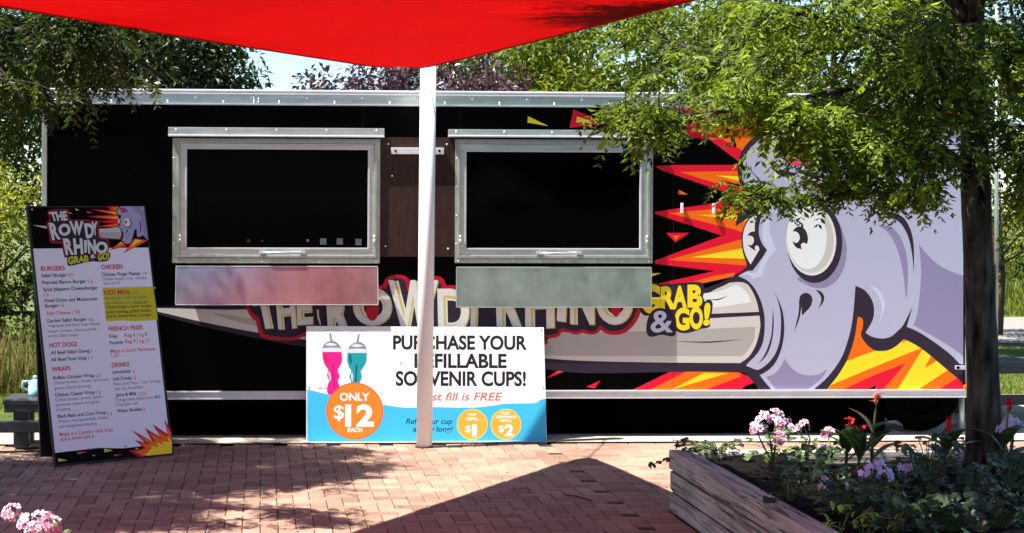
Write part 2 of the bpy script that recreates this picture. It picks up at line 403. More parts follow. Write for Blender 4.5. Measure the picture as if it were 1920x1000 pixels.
# windows: flange > sash > pane, hood, handle, two latches
def service_window(hood, fl, sash, op, squares):
    f = MB(); Y = FACE
    x0, z1 = wx(fl[0], fl[1]), P(fl[0], fl[1], Y).z; x1, z0 = wx(fl[2], fl[3]), P(fl[2], fl[3], Y).z
    ox0, oz1 = wx(op[0], op[1]), P(op[0], op[1], Y).z; ox1, oz0 = wx(op[2], op[3]), P(op[2], op[3], Y).z
    sx0, sz1 = wx(sash[0], sash[1]), P(sash[0], sash[1], Y).z; sx1, sz0 = wx(sash[2], sash[3]), P(sash[2], sash[3], Y).z
    def ring(mb, a, bb, c, d, A, B, C, D, y0, y1, mt, bev=0.003):
        mb.box((a, y0, B), (A, y1, D), mt, bev); mb.box((C, y0, B), (c, y1, D), mt, bev)
        mb.box((a, y0, D), (c, y1, d), mt, bev); mb.box((a, y0, bb), (c, y1, B), mt, bev)
    ring(f, x0, z0, x1, z1, sx0 + 0.004, sz0 - 0.002, sx1 - 0.004, sz1 - 0.004, Y - 0.014, Y - 0.0005, 'alu_dull')
    for i in range(8):
        f.dome((x0 + 0.03 + i * (x1 - x0 - 0.06) / 7, Y - 0.0145, z0 + 0.016), (0, -1, 0), 0.006, 'bolt')
    for i in range(4):
        for xx in (x0 + 0.01, x1 - 0.01): f.dome((xx, Y - 0.0145, z0 + 0.15 + i * 0.22), (0, -1, 0), 0.005, 'bolt')
    w = f.build('window', trailer)
    s = MB(); e = 0.016
    ring(s, sx0, sz0, sx1, sz1, sx0 + 0.022, sz0 + 0.022, sx1 - 0.022, sz1 - 0.022, Y - 0.034, Y - 0.001, 'alu_dull', 0.004)
    ring(s, sx0 + 0.022, sz0 + 0.022, sx1 - 0.022, sz1 - 0.022, ox0, oz0, ox1, oz1, Y - 0.024, Y - 0.002, 'alu', 0.003)
    ring(s, ox0 - 0.010, oz0 - 0.010, ox1 + 0.010, oz1 + 0.010, ox0 + 0.004, oz0 + 0.004, ox1 - 0.004, oz1 - 0.004, Y - 0.029, Y - 0.003, 'rail_white', 0.002)
    s.build('sash', w)
    p = MB(); p.box((ox0 - 0.003, Y - 0.009, oz0 - 0.003), (ox1 + 0.003, Y - 0.004, oz1 + 0.003), 'pane'); p.build('pane', w)
    for (a, c, sz, g) in squares:  # small flat grey squares on the pane
        t = MB(); q = P(a, c, Y - 0.010); t.box((q.x - sz, Y - 0.0105, q.z - sz), (q.x + sz, Y - 0.0095, q.z + sz), g); t.build('sticker', w)
    h = MB(); hx0, hz1 = wx(hood[0], hood[1]), P(hood[0], hood[1], Y).z; hx1, hz0 = wx(hood[2], hood[3]), P(hood[2], hood[3], Y).z
    h.box((hx0, Y - 0.038, hz0 + 0.012), (hx1, Y - 0.0008, hz1), 'alu', 0.004)
    h.box((hx0, Y - 0.055, hz0), (hx1, Y - 0.0008, hz0 + 0.014), 'rail_white', 0.004)
    for i in range(5): h.dome((hx0 + 0.06 + i * (hx1 - hx0 - 0.12) / 4, Y - 0.0385, hz1 - 0.018), (0, -1, 0), 0.008, 'bolt')
    h.build('hood', w)
    mx = (sx0 + sx1) / 2 + 0.04; hz = (oz0 + sz0) / 2 + 0.004
    k = MB(); k.tube([(mx - 0.15, Y - 0.032, hz), (mx - 0.13, Y - 0.062, hz), (mx + 0.13, Y - 0.062, hz), (mx + 0.15, Y - 0.032, hz)], 0.008, 'bolt', 8)
    for dx in (-0.155, 0.155): k.box((mx + dx - 0.022, Y - 0.040, hz - 0.011), (mx + dx + 0.022, Y - 0.0245, hz + 0.011), 'bolt', 0.003)
    k.build('handle', w)
    for xx in ((sx0 + ox0) / 2 - 0.012, (sx1 + ox1) / 2 + 0.012):
        k = MB(); zz = oz0 + 0.075
        k.box((xx - 0.010, Y - 0.042, zz - 0.030), (xx + 0.010, Y - 0.0330, zz + 0.030), 'bolt', 0.003)
        k.dome((xx, Y - 0.042, zz + 0.018), (0, -1, 0), 0.009, 'bolt'); k.dome((xx, Y - 0.042, zz - 0.014), (0, -1, 0), 0.009, 'bolt')
        k.build('latch', w)
    return w
M['sticker_grey'] = mat('sticker_grey', (0.085, 0.10, 0.12), 0.5, spec=0.2, var=0.4, scale=60)
M['sticker_dim'] = mat('sticker_dim', (0.02, 0.022, 0.022), 0.5, spec=0.2)
service_window((316, 239, 720, 259), (324, 259, 712, 494), (333, 263, 706, 484), (350, 279, 690, 466),
               [(606, 453, 0.024, 'sticker_grey'), (637, 453, 0.024, 'sticker_grey'), (672, 454, 0.024, 'sticker_grey'), (577, 451, 0.010, 'sticker_grey'), (466, 452, 0.012, 'sticker_dim'), (492, 452, 0.008, 'sticker_dim')])
service_window((840, 243, 1226, 260), (853, 261, 1223, 494), (858, 265, 1217, 485), (873, 284, 1199, 467), [])
# drop-down serving shelves, hinged flat against the wall
for (a, bb, c, d) in ((330, 499, 708, 573), (856, 501, 1221, 577)):
    q0 = P(a, bb, FACE - 0.04); q1 = P(c, d, FACE - 0.04); s = MB()
    s.box((q0.x, FACE - 0.046, q1.z), (q1.x, FACE - 0.030, q0.z), 'galv', 0.003)
    s.box((q0.x, FACE - 0.050, q0.z - 0.006), (q1.x, FACE - 0.028, q0.z + 0.002), 'alu', 0.002)
    s.box((q0.x, FACE - 0.0485, q1.z - 0.001), (q1.x, FACE - 0.028, q1.z + 0.005), 'alu', 0.002)
    s.box((q0.x - 0.002, FACE - 0.0485, q1.z + 0.005), (q0.x + 0.004, FACE - 0.028, q0.z - 0.007), 'alu', 0.001)
    s.box((q1.x - 0.004, FACE - 0.0485, q1.z + 0.005), (q1.x + 0.002, FACE - 0.028, q0.z - 0.007), 'alu', 0.001)
    if a == 330:
        piv = Vector((0, FACE - 0.05, q0.z)); R3 = Matrix.Rotation(R_(-14), 3, 'X')
        s.v = [tuple(piv + R3 @ (Vector(v) - piv)) for v in s.v]
    s.build('serving_shelf', trailer)
# brown board between the windows
q0 = P(709, 258, FACE); q1 = P(852, 482, FACE)
b = MB(); b.box((q0.x, FACE - 0.013, q1.z), (q1.x, FACE - 0.0006, q0.z), 'brown_ply', 0.002)
for (x, y) in ((728, 270), (838, 271), (723, 462), (840, 467), (735, 330)):
    q = P(x, y, FACE - 0.014); b.dome((q.x, FACE - 0.0132, q.z), (0, -1, 0), 0.008, 'bolt')
cover = b.build('cover_board', trailer)
q0 = P(733, 277, FACE - 0.02); q1 = P(832, 290, FACE - 0.02)
b = MB(); b.box((q0.x, FACE - 0.040, q1.z), (q1.x, FACE - 0.0135, q0.z), 'rail_white', 0.003)
for x in (742, 824):
    q = P(x, 283.5, FACE - 0.04); b.dome((q.x, FACE - 0.0402, q.z), (0, -1, 0), 0.010, 'rubber')
b.build('bracket', cover)
# little white strips standing proud of the wrap, latch plate, amber lamp, stabiliser leg
for (x, y0, y1) in ((1278, 381, 400), (1337.5, 382, 401)):
    q0 = P(x - 2.4, y0, FACE); q1 = P(x + 2.4, y1, FACE); b = MB(); b.box((q0.x, FACE - 0.02, q1.z), (q1.x, FACE - 0.006, q0.z), 'white_paint', 0.002); b.build('hanger_strip', trailer)
q = P(1811, 725, FACE); b = MB(); b.box((q.x - 0.024, FACE - 0.03, q.z - 0.014), (q.x + 0.024, FACE - 0.008, q.z + 0.016), 'amber', 0.006); b.build('marker_lamp', trailer)
q = P(1797, 689, FACE); b = MB(); b.box((q.x - 0.035, FACE - 0.03, q.z - 0.016), (q.x + 0.05, FACE - 0.008, q.z + 0.016), 'bolt', 0.006)
b.dome((q.x - 0.015, FACE - 0.03, q.z), (0, -1, 0), 0.014, 'rubber'); b.build('door_hook', trailer)
q = P(1805, 800, FACE + 0.1); b = MB(); b.tube([(q.x, FACE + 0.12, 0.02), (q.x, FACE + 0.12, TZ0 + 0.01)], 0.022, 'alu_dull', 10)
b.box((q.x - 0.09, FACE + 0.04, 0.013), (q.x + 0.09, FACE + 0.2, 0.028), 'alu_dull', 0.003); b.build('stabiliser_leg', trailer)
# dark chassis skirt and wheels
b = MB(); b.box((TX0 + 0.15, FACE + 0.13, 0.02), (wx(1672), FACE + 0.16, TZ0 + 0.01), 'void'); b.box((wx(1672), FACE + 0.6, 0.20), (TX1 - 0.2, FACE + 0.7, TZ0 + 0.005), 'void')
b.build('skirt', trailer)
for px in (1720,):
    q = P(px, 800, FACE + 0.25); x = q.x
    w = MB(); seg = 28; prof = [(0.19, -0.10), (0.29, -0.105), (0.325, -0.08), (0.33, 0), (0.325, 0.08), (0.29, 0.105), (0.19, 0.10)]
    vs = []; fs = []
    for i in range(seg):
        a = 2 * math.pi * i / seg
        for (r, y) in prof: vs.append((x + r * math.cos(a), FACE + 0.28 + y, 0.345 + r * math.sin(a)))
    for i in range(seg):
        for j in range(len(prof) - 1): fs.append([i * 7 + j, ((i + 1) % seg) * 7 + j, ((i + 1) % seg) * 7 + j + 1, i * 7 + j + 1])
    w.add(vs, fs, 'rubber', True); wo = w.build('wheel', trailer)
    r = MB(); r.tube([(x, FACE + 0.20, 0.345), (x, FACE + 0.32, 0.345)], 0.19, 'rubber', 20); r.tube([(x, FACE + 0.185, 0.345), (x, FACE + 0.2, 0.345)], 0.06, 'alu_dull', 14); r.build('rim', wo)

# ---- livery, traced on the wall plane
pr = Print(WALL)
A = lambda L_, ox, oy, s: [(ox + p[0] / s, oy + p[1] / s) + tuple(p[2:]) for p in L_]
fl = lambda pts, c: pr.poly(A(pts, 1210, 300, 4.165), c)
# panel joints of the black wall
# flames behind the head
pr.poly([(1150, 203), (1560, 203), (1530, 216), (1440, 250), (1388, 305), (1330, 262), (1255, 252), (1195, 222)], 'r')
pr.poly([(1300, 226), (1520, 208), (1435, 243), (1392, 282), (1345, 256)], 'o')
pr.poly([(1535, 207), (1806, 203), (1806, 240), (1560, 240)], 'o')
pr.poly([(1600, 205), (1700, 204), (1590, 225)], 'y'); pr.poly([(1720, 204), (1780, 203), (1700, 225)], 'r')
pr.poly([(990, 218), (1028, 236.5), (989, 230)], 'y'); pr.poly([(1075, 205), (1134, 231), (1068, 240)], 'r'); pr.poly([(1082, 219), (1114, 228), (1080, 230)], 'y')
fl([(75, 50), (215, 40), (760, 40), (760, 290), (600, 245), (130, 82)], 'r'); fl([(270, 95), (760, 88), (760, 235), (560, 185)], 'o'); fl([(550, 122), (760, 130), (760, 170)], 'y')
fl([(75, 405), (500, 345), (760, 300), (910, 300), (930, 400), (790, 560), (790, 850), (700, 900), (430, 958), (220, 990), (95, 968), (540, 868), (75, 812), (75, 787), (600, 592), (75, 422)], 'r')
fl([(180, 415), (540, 385), (900, 340), (900, 420), (790, 580), (700, 545)], 'o'); fl([(420, 430), (820, 425), (830, 450), (780, 478)], 'y')
fl([(180, 782), (760, 618), (790, 820), (800, 825)], 'o'); fl([(355, 762), (765, 690), (790, 772)], 'y')
fl([(290, 978), (540, 905), (700, 880), (690, 910), (430, 968)], 'o')
fl([(260, 233), (255, 270), (332, 270)], 'o'); fl([(160, 570), (345, 570), (235, 643)], 'r'); fl([(212, 592), (272, 592), (235, 624)], 'o'); fl([(30, 886), (122, 884), (40, 916)], 'y')
c3 = lambda pts, c: pr.poly(A(pts, 1000, 490, 3.704), c)
c3([(95, 812), (180, 750), (268, 747)], 'r'); c3([(150, 780), (190, 755), (235, 752)], 'o'); c3([(368, 872), (466, 828), (425, 884)], 'r')
c3([(690, 893), (960, 762), (1420, 765), (1560, 835), (1570, 893)], 'r'); c3([(810, 893), (1065, 765), (1420, 768), (1445, 798), (1195, 893)], 'o'); c3([(965, 890), (1185, 775), (1350, 778)], 'y')
c3([(1480, 862), (1560, 835), (1560, 893), (1440, 893)], 'k')
pr.flush('flame_graphic', trailer)
# horn
pr.poly(sm([(225, 573, 1), (330, 575), (600, 560), (1000, 552), (1200, 548, 1), (1290, 548), (1345, 533), (1385, 516), (1415, 535), (1432, 575), (1436, 612), (1430, 650), (1410, 683), (1396, 699, 1), (1300, 697), (1100, 700), (1000, 690), (800, 676), (600, 655), (480, 634), (380, 612), (290, 588)]), 'dk')
pr.poly(sm([(240, 577, 1), (330, 578.5), (480, 580), (800, 562), (1100, 556), (1300, 553), (1345, 541), (1380, 524, 1), (1395, 527), (1410, 545), (1420, 570), (1425, 600), (1425, 617), (1418, 645), (1405, 668), (1388, 681, 1), (1250, 680), (1100, 677), (1000, 671), (800, 660), (620, 643), (490, 625), (380, 604), (297, 585)]), 'cream')
pr.poly(sm([(400, 588), (470, 597), (500, 607), (620, 622), (620, 630), (480, 612)]), 'greyh')
pr.poly(sm([(1000, 628), (1186, 622), (1300, 618), (1416, 613, 1), (1414, 635), (1404, 655), (1391, 668, 1), (1263, 668), (1000, 664)]), 'greyh')
pr.poly(sm([(1265, 556, 1), (1345, 547), (1378, 535), (1393, 542), (1404, 556), (1408, 567, 1), (1340, 577), (1265, 582, 1)]), 'mint')
pr.poly([(1300, 590), (1424, 585), (1425, 592), (1330, 597), (1300, 598)], 'dk')
pr.poly(sm([(1318, 562, 1), (1345, 561), (1366, 554, 1), (1346, 563)]), 'dk'); pr.poly(sm([(1262, 640, 1), (1330, 640.5), (1395, 636, 1), (1330, 643)]), 'dk')
pr.flush('horn_graphic', trailer)
# head
pr.poly(sm([(1345, 534, 1), (1370, 526), (1386, 512), (1402, 499, 1), (1393, 474), (1390, 446), (1395, 424), (1404, 408, 1), (1379, 424, 1), (1385, 400), (1403, 384), (1428, 374, 1), (1420, 357), (1392, 349), (1384, 330), (1385, 300), (1402, 268), (1440, 240), (1490, 222), (1535, 214), (1565, 228, 1), (1600, 237), (1650, 228), (1720, 232), (1770, 224), (1806, 212, 1), (1806, 727, 1), (1790, 731, 1), (1424, 731, 1), (1412, 716), (1396, 699, 1), (1420, 660), (1433, 610), (1420, 560), (1395, 530)]), 'dk')
pr.poly(sm([(1384, 518, 1), (1400, 509), (1411, 508, 1), (1429, 484), (1438, 469, 1), (1429, 457), (1423, 439), (1424, 420), (1430, 401), (1441, 383), (1445, 372, 1), (1425, 352), (1395, 342), (1392, 320), (1398, 292), (1418, 268), (1455, 246), (1500, 232), (1540, 226), (1568, 240, 1), (1610, 249), (1660, 238), (1720, 242), (1770, 234), (1806, 222, 1), (1806, 684, 1), (1799, 682, 1), (1780, 663), (1748, 639), (1721, 622), (1700, 613, 1), (1706, 593), (1711, 575, 1), (1694, 609), (1684, 620), (1671, 631), (1655, 635), (1636, 632), (1623, 624, 1), (1636, 601), (1639, 582), (1635, 563), (1622, 545), (1604, 536, 1), (1601, 575), (1597, 608), (1589, 641), (1576, 674), (1552, 707), (1526, 730, 1), (1446, 730, 1), (1434, 716), (1424, 703, 1), (1440, 694), (1420, 694), (1404, 688, 1), (1400, 684), (1420, 663), (1431, 640), (1434, 605), (1430, 575), (1418, 546), (1402, 527)]), 'lav')
r1 = lambda pts, c: pr.poly(sm(A(pts, 1400, 520, 4.545)), c)
r2 = lambda pts, c: pr.poly(sm(A(pts, 1580, 380, 4.545)), c)
r7 = lambda pts, c: pr.poly(sm(A(pts, 1380, 380, 5.555)), c)
pr.poly(sm([(1723, 458, 1), (1738, 477), (1760, 497), (1785, 510), (1806, 517, 1), (1806, 668, 1), (1780, 649), (1748, 630), (1713, 610, 1), (1721, 583), (1726, 534), (1727, 503)]), 'pur')
r7([(372, 60, 1), (348, 190), (362, 340), (420, 490, 1), (335, 590), (290, 690), (277, 765, 1), (215, 778), (175, 802, 1), (130, 750), (25, 765, 1), (110, 722), (165, 735), (220, 715), (255, 630), (332, 498, 1), (282, 400), (276, 260), (300, 150)], 'lavl')
r7([(640, 790), (720, 850), (830, 890), (950, 880), (1060, 800), (1130, 660), (1155, 480), (1120, 330), (1060, 200), (1000, 400), (800, 700)], 'pur')
r1([(325, 695, 1), (380, 770), (450, 820), (540, 838), (620, 825), (690, 780, 1), (640, 860), (520, 955, 1), (250, 955, 1), (165, 850, 1), (240, 820), (290, 760)], 'pur')
r1([(218, 85, 1), (262, 190), (288, 300), (292, 400), (285, 520), (262, 610), (220, 690), (150, 760), (80, 792), (-10, 765, 1), (-30, 800, 1), (40, 840), (105, 836), (180, 795), (240, 735), (290, 630), (316, 510), (320, 400), (298, 260)], 'dk')
r1([(222, 270, 1), (230, 360), (226, 470), (205, 580), (165, 670), (95, 742, 1), (150, 665), (190, 570), (214, 460)], 'dk')
r1([(448, 190), (462, 152), (505, 134), (545, 152), (560, 195), (540, 255), (470, 328, 1), (468, 245, 1), (452, 340), (430, 405), (402, 478, 1), (424, 385), (444, 290)], 'dk')
r1([(588, 108, 1), (632, 122), (660, 165), (652, 215), (606, 273, 1), (632, 215), (630, 160)], 'dk')
r2([(335, 130, 1), (400, 98), (460, 97), (520, 130), (565, 200), (595, 290), (607, 400), (608, 605, 1), (595, 470), (570, 330), (530, 230), (480, 165), (420, 137)], 'dk')
r2([(300, 192, 1), (370, 195), (440, 230), (500, 310), (540, 430), (555, 560), (552, 720), (540, 835, 1), (520, 640), (490, 480), (440, 340), (380, 250)], 'pur')
r2([(230, 710, 1), (290, 730), (340, 790), (360, 870), (345, 950), (300, 1060, 1), (332, 930), (328, 860), (295, 780)], 'lavl')
# ear: dark fold, pink inner ear, brow
pr.poly(sm([(1440, 300, 1), (1465, 318), (1496, 325, 1), (1480, 334), (1455, 324)]), 'dk')
pr.poly(sm([(1468, 268), (1495, 262), (1520, 285), (1520, 308, 1), (1500, 311), (1480, 306)]), 'pink')
pr.poly(sm([(1495, 344, 1), (1520, 338), (1545, 352, 1), (1528, 346), (1508, 350)]), 'dk')
pr.poly(sm([(1424, 360, 1), (1450, 352), (1475, 362), (1452, 372), (1436, 384, 1)]), 'dk')
pr.flush('rhino_graphic', trailer)
# eyes
r7([(222, 122, 1), (150, 165), (95, 250), (72, 360), (80, 480), (110, 570), (152, 645, 1), (245, 490, 1), (232, 455), (205, 450), (196, 475), (205, 500), (165, 480), (125, 440), (160, 445), (185, 410), (180, 365), (150, 345), (122, 345), (150, 310), (196, 300, 1), (197, 220)], 'w')
pr.poly(ell(1527.5, 455, 52, 76), 'dk')
pr.poly(ell(1521, 450, 47, 67, -0.05), 'w'); pr.poly(ell(1519.5, 449, 43.5, 62.5, -0.05), 'eyeg'); pr.poly(ell(1513, 445, 37, 60, -0.04), 'mint')
r7([(588, 303, 1), (622, 263), (672, 250), (722, 285), (747, 350), (748, 400), (738, 434, 1), (705, 418), (676, 440), (686, 486, 1), (630, 470), (598, 430), (590, 402, 1), (628, 422), (662, 385), (655, 330), (622, 302)], 'dk')
pr.flush('eye_graphic', trailer)
# flame in front of the chest
f3 = lambda pts, c: pr.poly(A(pts, 1540, 580, 6.248), c)
pr.poly(A(sm([(300, 605, 1), (360, 440), (400, 280), (425, 100, 1), (440, 88), (478, 110), (490, 160), (482, 230), (464, 290), (490, 360), (560, 440), (630, 485), (720, 490), (800, 475), (880, 430), (970, 350, 1), (1170, 460), (1480, 715), (1662, 880), (1662, 944, 1), (70, 944, 1), (110, 885), (200, 770)]), 1540, 580, 6.248), 'y')
pr.poly(A(sm([(300, 605, 1), (360, 440), (400, 280), (425, 100, 1), (440, 88), (478, 110), (490, 160), (482, 230), (464, 290), (490, 360), (560, 440), (630, 485, 1)]), 1540, 580, 6.248), 'o')
f3([(70, 944), (115, 888), (560, 700), (1165, 458), (1182, 472), (890, 944), (730, 944), (990, 630), (640, 760), (260, 944)], 'o'); f3([(250, 944), (640, 762), (988, 632), (728, 944)], 'r'); f3([(530, 944), (640, 893), (628, 944)], 'k')
f3([(935, 395), (970, 350), (1005, 370)], 'o'); f3([(1285, 550), (1352, 607), (1208, 688)], 'o'); f3([(1130, 944), (1480, 715), (1595, 808), (1380, 944)], 'o'); f3([(1370, 944), (1592, 806), (1662, 870), (1662, 944)], 'r')
pr.flush('flame_graphic', trailer)
# name lettering
pr.poly(sm([(462, 545), (461, 575), (470, 594), (480, 603, 1), (485, 625), (494, 634), (520, 638), (550, 638), (572, 630, 1), (600, 660), (700, 670), (1000, 650), (1020, 636, 1), (1046, 632), (1053, 623, 1), (1066, 624), (1080, 628), (1092, 624, 1), (1108, 628), (1120, 625), (1126, 619, 1), (1140, 627), (1165, 627), (1185, 614), (1200, 590), (1206, 560), (1206, 520), (1150, 510), (1000, 505), (900, 510), (857, 535, 1), (836, 535, 1), (832, 524), (822, 518), (808, 519, 1), (790, 540), (771, 541, 1), (768, 526), (758, 517), (738, 516), (724, 522), (718, 534, 1), (700, 535), (640, 520), (600, 545)]), 'rd')
pr.poly(sm([(470, 548), (467, 575), (475, 588), (486, 597, 1), (492, 620), (499, 628), (520, 632), (550, 632), (575, 622, 1), (600, 655), (700, 664), (1000, 644), (1020, 628, 1), (1042, 627), (1050, 616, 1), (1066, 618), (1080, 622), (1092, 617, 1), (1108, 622), (1117, 620), (1126, 610, 1), (1140, 620), (1162, 620), (1179, 609), (1192, 588), (1198, 560), (1198, 525), (1150, 515), (1000, 510), (905, 515), (860, 542, 1), (829, 541, 1), (826, 530), (820, 525), (810, 526, 1), (800, 548), (764, 547, 1), (761, 530), (754, 523), (740, 522), (730, 527), (725, 541, 1), (700, 542), (640, 528), (600, 552)]), 'dk')
def big(ch, q, bold=0.045):
    pr.glyph(ch, q, 'w', bold); pr.glyph(ch, q, 'yl', bold * 0.55); pr.glyph(ch, q, 'w', bold * 0.2, inset=(-2.2, -1.6))
Q = lambda x0, y0, x1, y1, dx=0, dy=0: ((x0, y0), (x1, y0 + dy), (x1 + dx, y1 + dy), (x0 + dx, y1))
for ch, q in (('T', Q(470, 557, 515, 619, 13, -4)), ('H', Q(518, 555, 552, 619, 6, -3)), ('E', Q(557, 551, 585, 611, 3, -2)), ('R', Q(611, 532, 656, 646, 8, -4)), ('O', Q(664, 541, 736, 612)), ('W', ((730, 527), (823, 527), (812, 640), (742, 640))),
              ('D', Q(822, 543, 880, 626, 2)), ('Y', Q(864, 532, 918, 626, -2)), ('R', Q(930, 520, 980, 624, 4)), ('H', Q(986, 520, 1040, 618, 1, -2)), ('I', Q(1050, 520, 1066, 603, -4, 2)), ('N', Q(1071, 520, 1116, 609, 0, 1)), ('O', Q(1120, 528, 1188, 610))):
    big(ch, q, 0.075 if ch in 'IT' else 0.055)
pr.poly(ell(698, 582, 12, 20), 'rd'); pr.poly(ell(1155, 572, 10, 22), 'rd')
pr.poly([(594, 581), (598, 581), (598, 592), (602, 608), (600, 610), (595, 595)], 'cream')
pr.flush('name_lettering', trailer)
# grab and go lettering: dark backing then strokes
pr.poly(sm([(1196, 545), (1205, 530), (1225, 528), (1236, 534), (1262, 532), (1290, 530), (1315, 530), (1321, 545), (1318, 556), (1322, 566, 1), (1328, 562), (1336, 568), (1334, 590), (1330, 601), (1331, 612), (1322, 616), (1314, 617), (1300, 622), (1284, 625), (1270, 622), (1262, 612, 1), (1262, 622), (1250, 624), (1234, 625), (1220, 628), (1216, 620), (1222, 606), (1222, 592), (1208, 592), (1199, 580), (1197, 560)]), 'dk')
for ch, q in (('G', Q(1201, 533, 1238, 589)), ('R', ((1239, 538), (1265, 534), (1268, 580), (1238, 581))), ('A', Q(1261, 536, 1288, 577)), ('B', Q(1289, 534, 1317, 577)), ('G', Q(1265, 577, 1293, 620)), ('O', Q(1293, 575, 1318, 618))):
    pr.glyph(ch, q, 'y', 0.05)
pr.poly(sm([(1214, 600), (1224, 582), (1243, 578), (1254, 588), (1266, 592), (1268, 620), (1262, 631), (1240, 628), (1220, 632), (1212, 622)]), 'dk')
pr.glyph('!', Q(1321, 568, 1333, 611, -3), 'y', 0.05); pr.glyph('&', Q(1220, 583, 1262, 624), 'lavl', 0.018)
pr.flush('slogan_lettering', trailer)
# faint sheet joints of the wall
for px in (680, 862, 1263, 1548):
    b = MB(); x = wx(px); b.box((x - 0.0012, FACE - 0.0006, zb1 + 0.006), (x + 0.0012, FACE + 0.002, zt0 - 0.012), 'frame_black'); b.build('wall_seam', trailer)

# ================================================================== SAIL AND POST
def sail_mat():
    mt, N, L, b = new_mat('sail_red')
    b.inputs['Base Color'].default_value = (0.32, 0.0015, 0.002, 1); b.inputs['Roughness'].default_value = 0.8; b.inputs['Specular IOR Level'].default_value = 0.1
    tr = N.new('ShaderNodeBsdfTranslucent'); mx = N.new('ShaderNodeMixShader'); mx.inputs[0].default_value = 0.5
    tc = N.new('ShaderNodeTexCoord'); mp = N.new('ShaderNodeMapping'); mp.inputs['Scale'].default_value = (0.8, 9, 1); mp.inputs['Rotation'].default_value = (0, 0, 0.5)
    nz = N.new('ShaderNodeTexNoise'); nz.inputs['Scale'].default_value = 1.6; nz.inputs['Detail'].default_value = 7
    mp2 = N.new('ShaderNodeMapping'); mp2.inputs['Scale'].default_value = (3, 90, 3); n2 = N.new('ShaderNodeTexNoise'); n2.inputs['Scale'].default_value = 2.0; n2.inputs['Detail'].default_value = 3
    L.new(tc.outputs['Object'], mp.inputs[0]); L.new(mp.outputs[0], nz.inputs['Vector']); L.new(tc.outputs['Object'], mp2.inputs[0]); L.new(mp2.outputs[0], n2.inputs['Vector'])
    av = N.new('ShaderNodeMath'); av.operation = 'ADD'; L.new(nz.outputs[0], av.inputs[0]); L.new(n2.outputs[0], av.inputs[1])
    hf = N.new('ShaderNodeMath'); hf.operation = 'MULTIPLY'; hf.inputs[1].default_value = 0.5; L.new(av.outputs[0], hf.inputs[0])
    rp = N.new('ShaderNodeValToRGB'); rp.color_ramp.elements[0].position = 0.38; rp.color_ramp.elements[1].position = 0.60
    rp.color_ramp.elements[0].color = (0.21, 0.0005, 0.0008, 1); rp.color_ramp.elements[1].color = (0.40, 0.0010, 0.0013, 1)
    L.new(hf.outputs[0], rp.inputs[0]); L.new(rp.outputs[0], tr.inputs[0])
    bp = N.new('ShaderNodeBump'); bp.inputs['Strength'].default_value = 0.3; bp.inputs['Distance'].default_value = 0.01; L.new(hf.outputs[0], bp.inputs['Height']); L.new(bp.outputs[0], tr.inputs['Normal'])
    L.new(b.outputs[0], mx.inputs[1]); L.new(tr.outputs[0], mx.inputs[2]); L.new(mx.outputs[0], N['Material Output'].inputs[0])
    return mt
M['sail_red'] = sail_mat()
M['sail_hem'] = mat('sail_hem', (0.35, 0.004, 0.006), 0.7, spec=0.1)
C0 = P(763, 134, 11.40); CL = Vector((-4.3, 3.4, 2.86)); CB = Vector((-3.0, -5.0, 3.3)); CR = Vector((2.66, 0.8, 2.585))
def edge_pt(a, b_, t, sag):      # straight-ish edge with a little hollow
    p = a.lerp(b_, t); mid = (C0 + CB) / 2
    inw = Vector((mid.x - p.x, mid.y - p.y, 0)); inw.normalize()
    return p + inw * sag * math.sin(math.pi * t) - Vector((0, 0, 0.05 * math.sin(math.pi * t)))
ns = 48
vs = []; fs = []
U = [(t / ns) ** 1.7 for t in range(ns + 1)]
ea = [edge_pt(C0, CR, t, 0.03) for t in U]; ec = [edge_pt(CL, CB, t, 0.25) for t in U]
eb = [edge_pt(C0, CL, t, 0.03) for t in U]; ed = [edge_pt(CR, CB, t, 0.25) for t in U]
for i in range(ns + 1):
    for j in range(ns + 1):
        s, t = U[i], U[j]       # s along C0->CR, t along C0->CL  (Coons patch)
        p = ea[i] * (1 - t) + ec[i] * t + eb[j] * (1 - s) + ed[j] * s - (C0 * (1 - s) * (1 - t) + CR * s * (1 - t) + CL * (1 - s) * t + CB * s * t)
        w = math.sin(math.pi * s) * math.sin(math.pi * t)
        p = p - Vector((0, 0, 0.10 * w)) + Vector((0, 0, 0.006 * math.sin(9 * s + 5 * t) * w + 0.004 * math.sin(23 * t - 7 * s) * w))
        vs.append(p)
# round the tip at the post
bis = ((CR - C0).normalized() + (CL - C0).normalized()).normalized()
for k, p in enumerate(vs):
    f_ = max(0.0, 1 - (p - C0).dot(bis) / 0.55)
    vs[k] = p + bis * 0.16 * f_ * f_ + Vector((0, 0, 0.035 * f_ * f_))
for i in range(ns):
    for j in range(ns): fs.append([i * (ns + 1) + j, (i + 1) * (ns + 1) + j, (i + 1) * (ns + 1) + j + 1, i * (ns + 1) + j + 1])
sail = thing('shade_sail', 'large red fabric shade sail stretched overhead in front of the trailer', 'shade sail', tuple(C0))
b = MB(); b.add(vs, fs, 'sail_red', True); b.build('canopy', sail)
b = MB()
for ed_ in ([vs[i * (ns + 1)] for i in range(ns + 1)], [vs[j] for j in range(ns + 1)]):
    for i in range(ns):
        a, c = ed_[i], ed_[i + 1]
        b.tube([a, c], 0.008, 'sail_hem', 6, False)
b.build('hem', sail)
b = MB(); tip = vs[0]; pole_base = G(797, 841)
pole_base = Vector((pole_base.x, pole_base.y + 0.06, 0)); pole_top = Vector((P(803.5, 130, pole_base.y).x, pole_base.y, 3.05))
b.tube([tip + Vector((0, 0, 0.0)), pole_top + Vector((0, -0.062, -0.20))], 0.006, 'bolt', 6); b.build('tension_rope', sail)
pole = thing('sail_post', 'white round steel post holding up the red shade sail', 'post', tuple(pole_base))
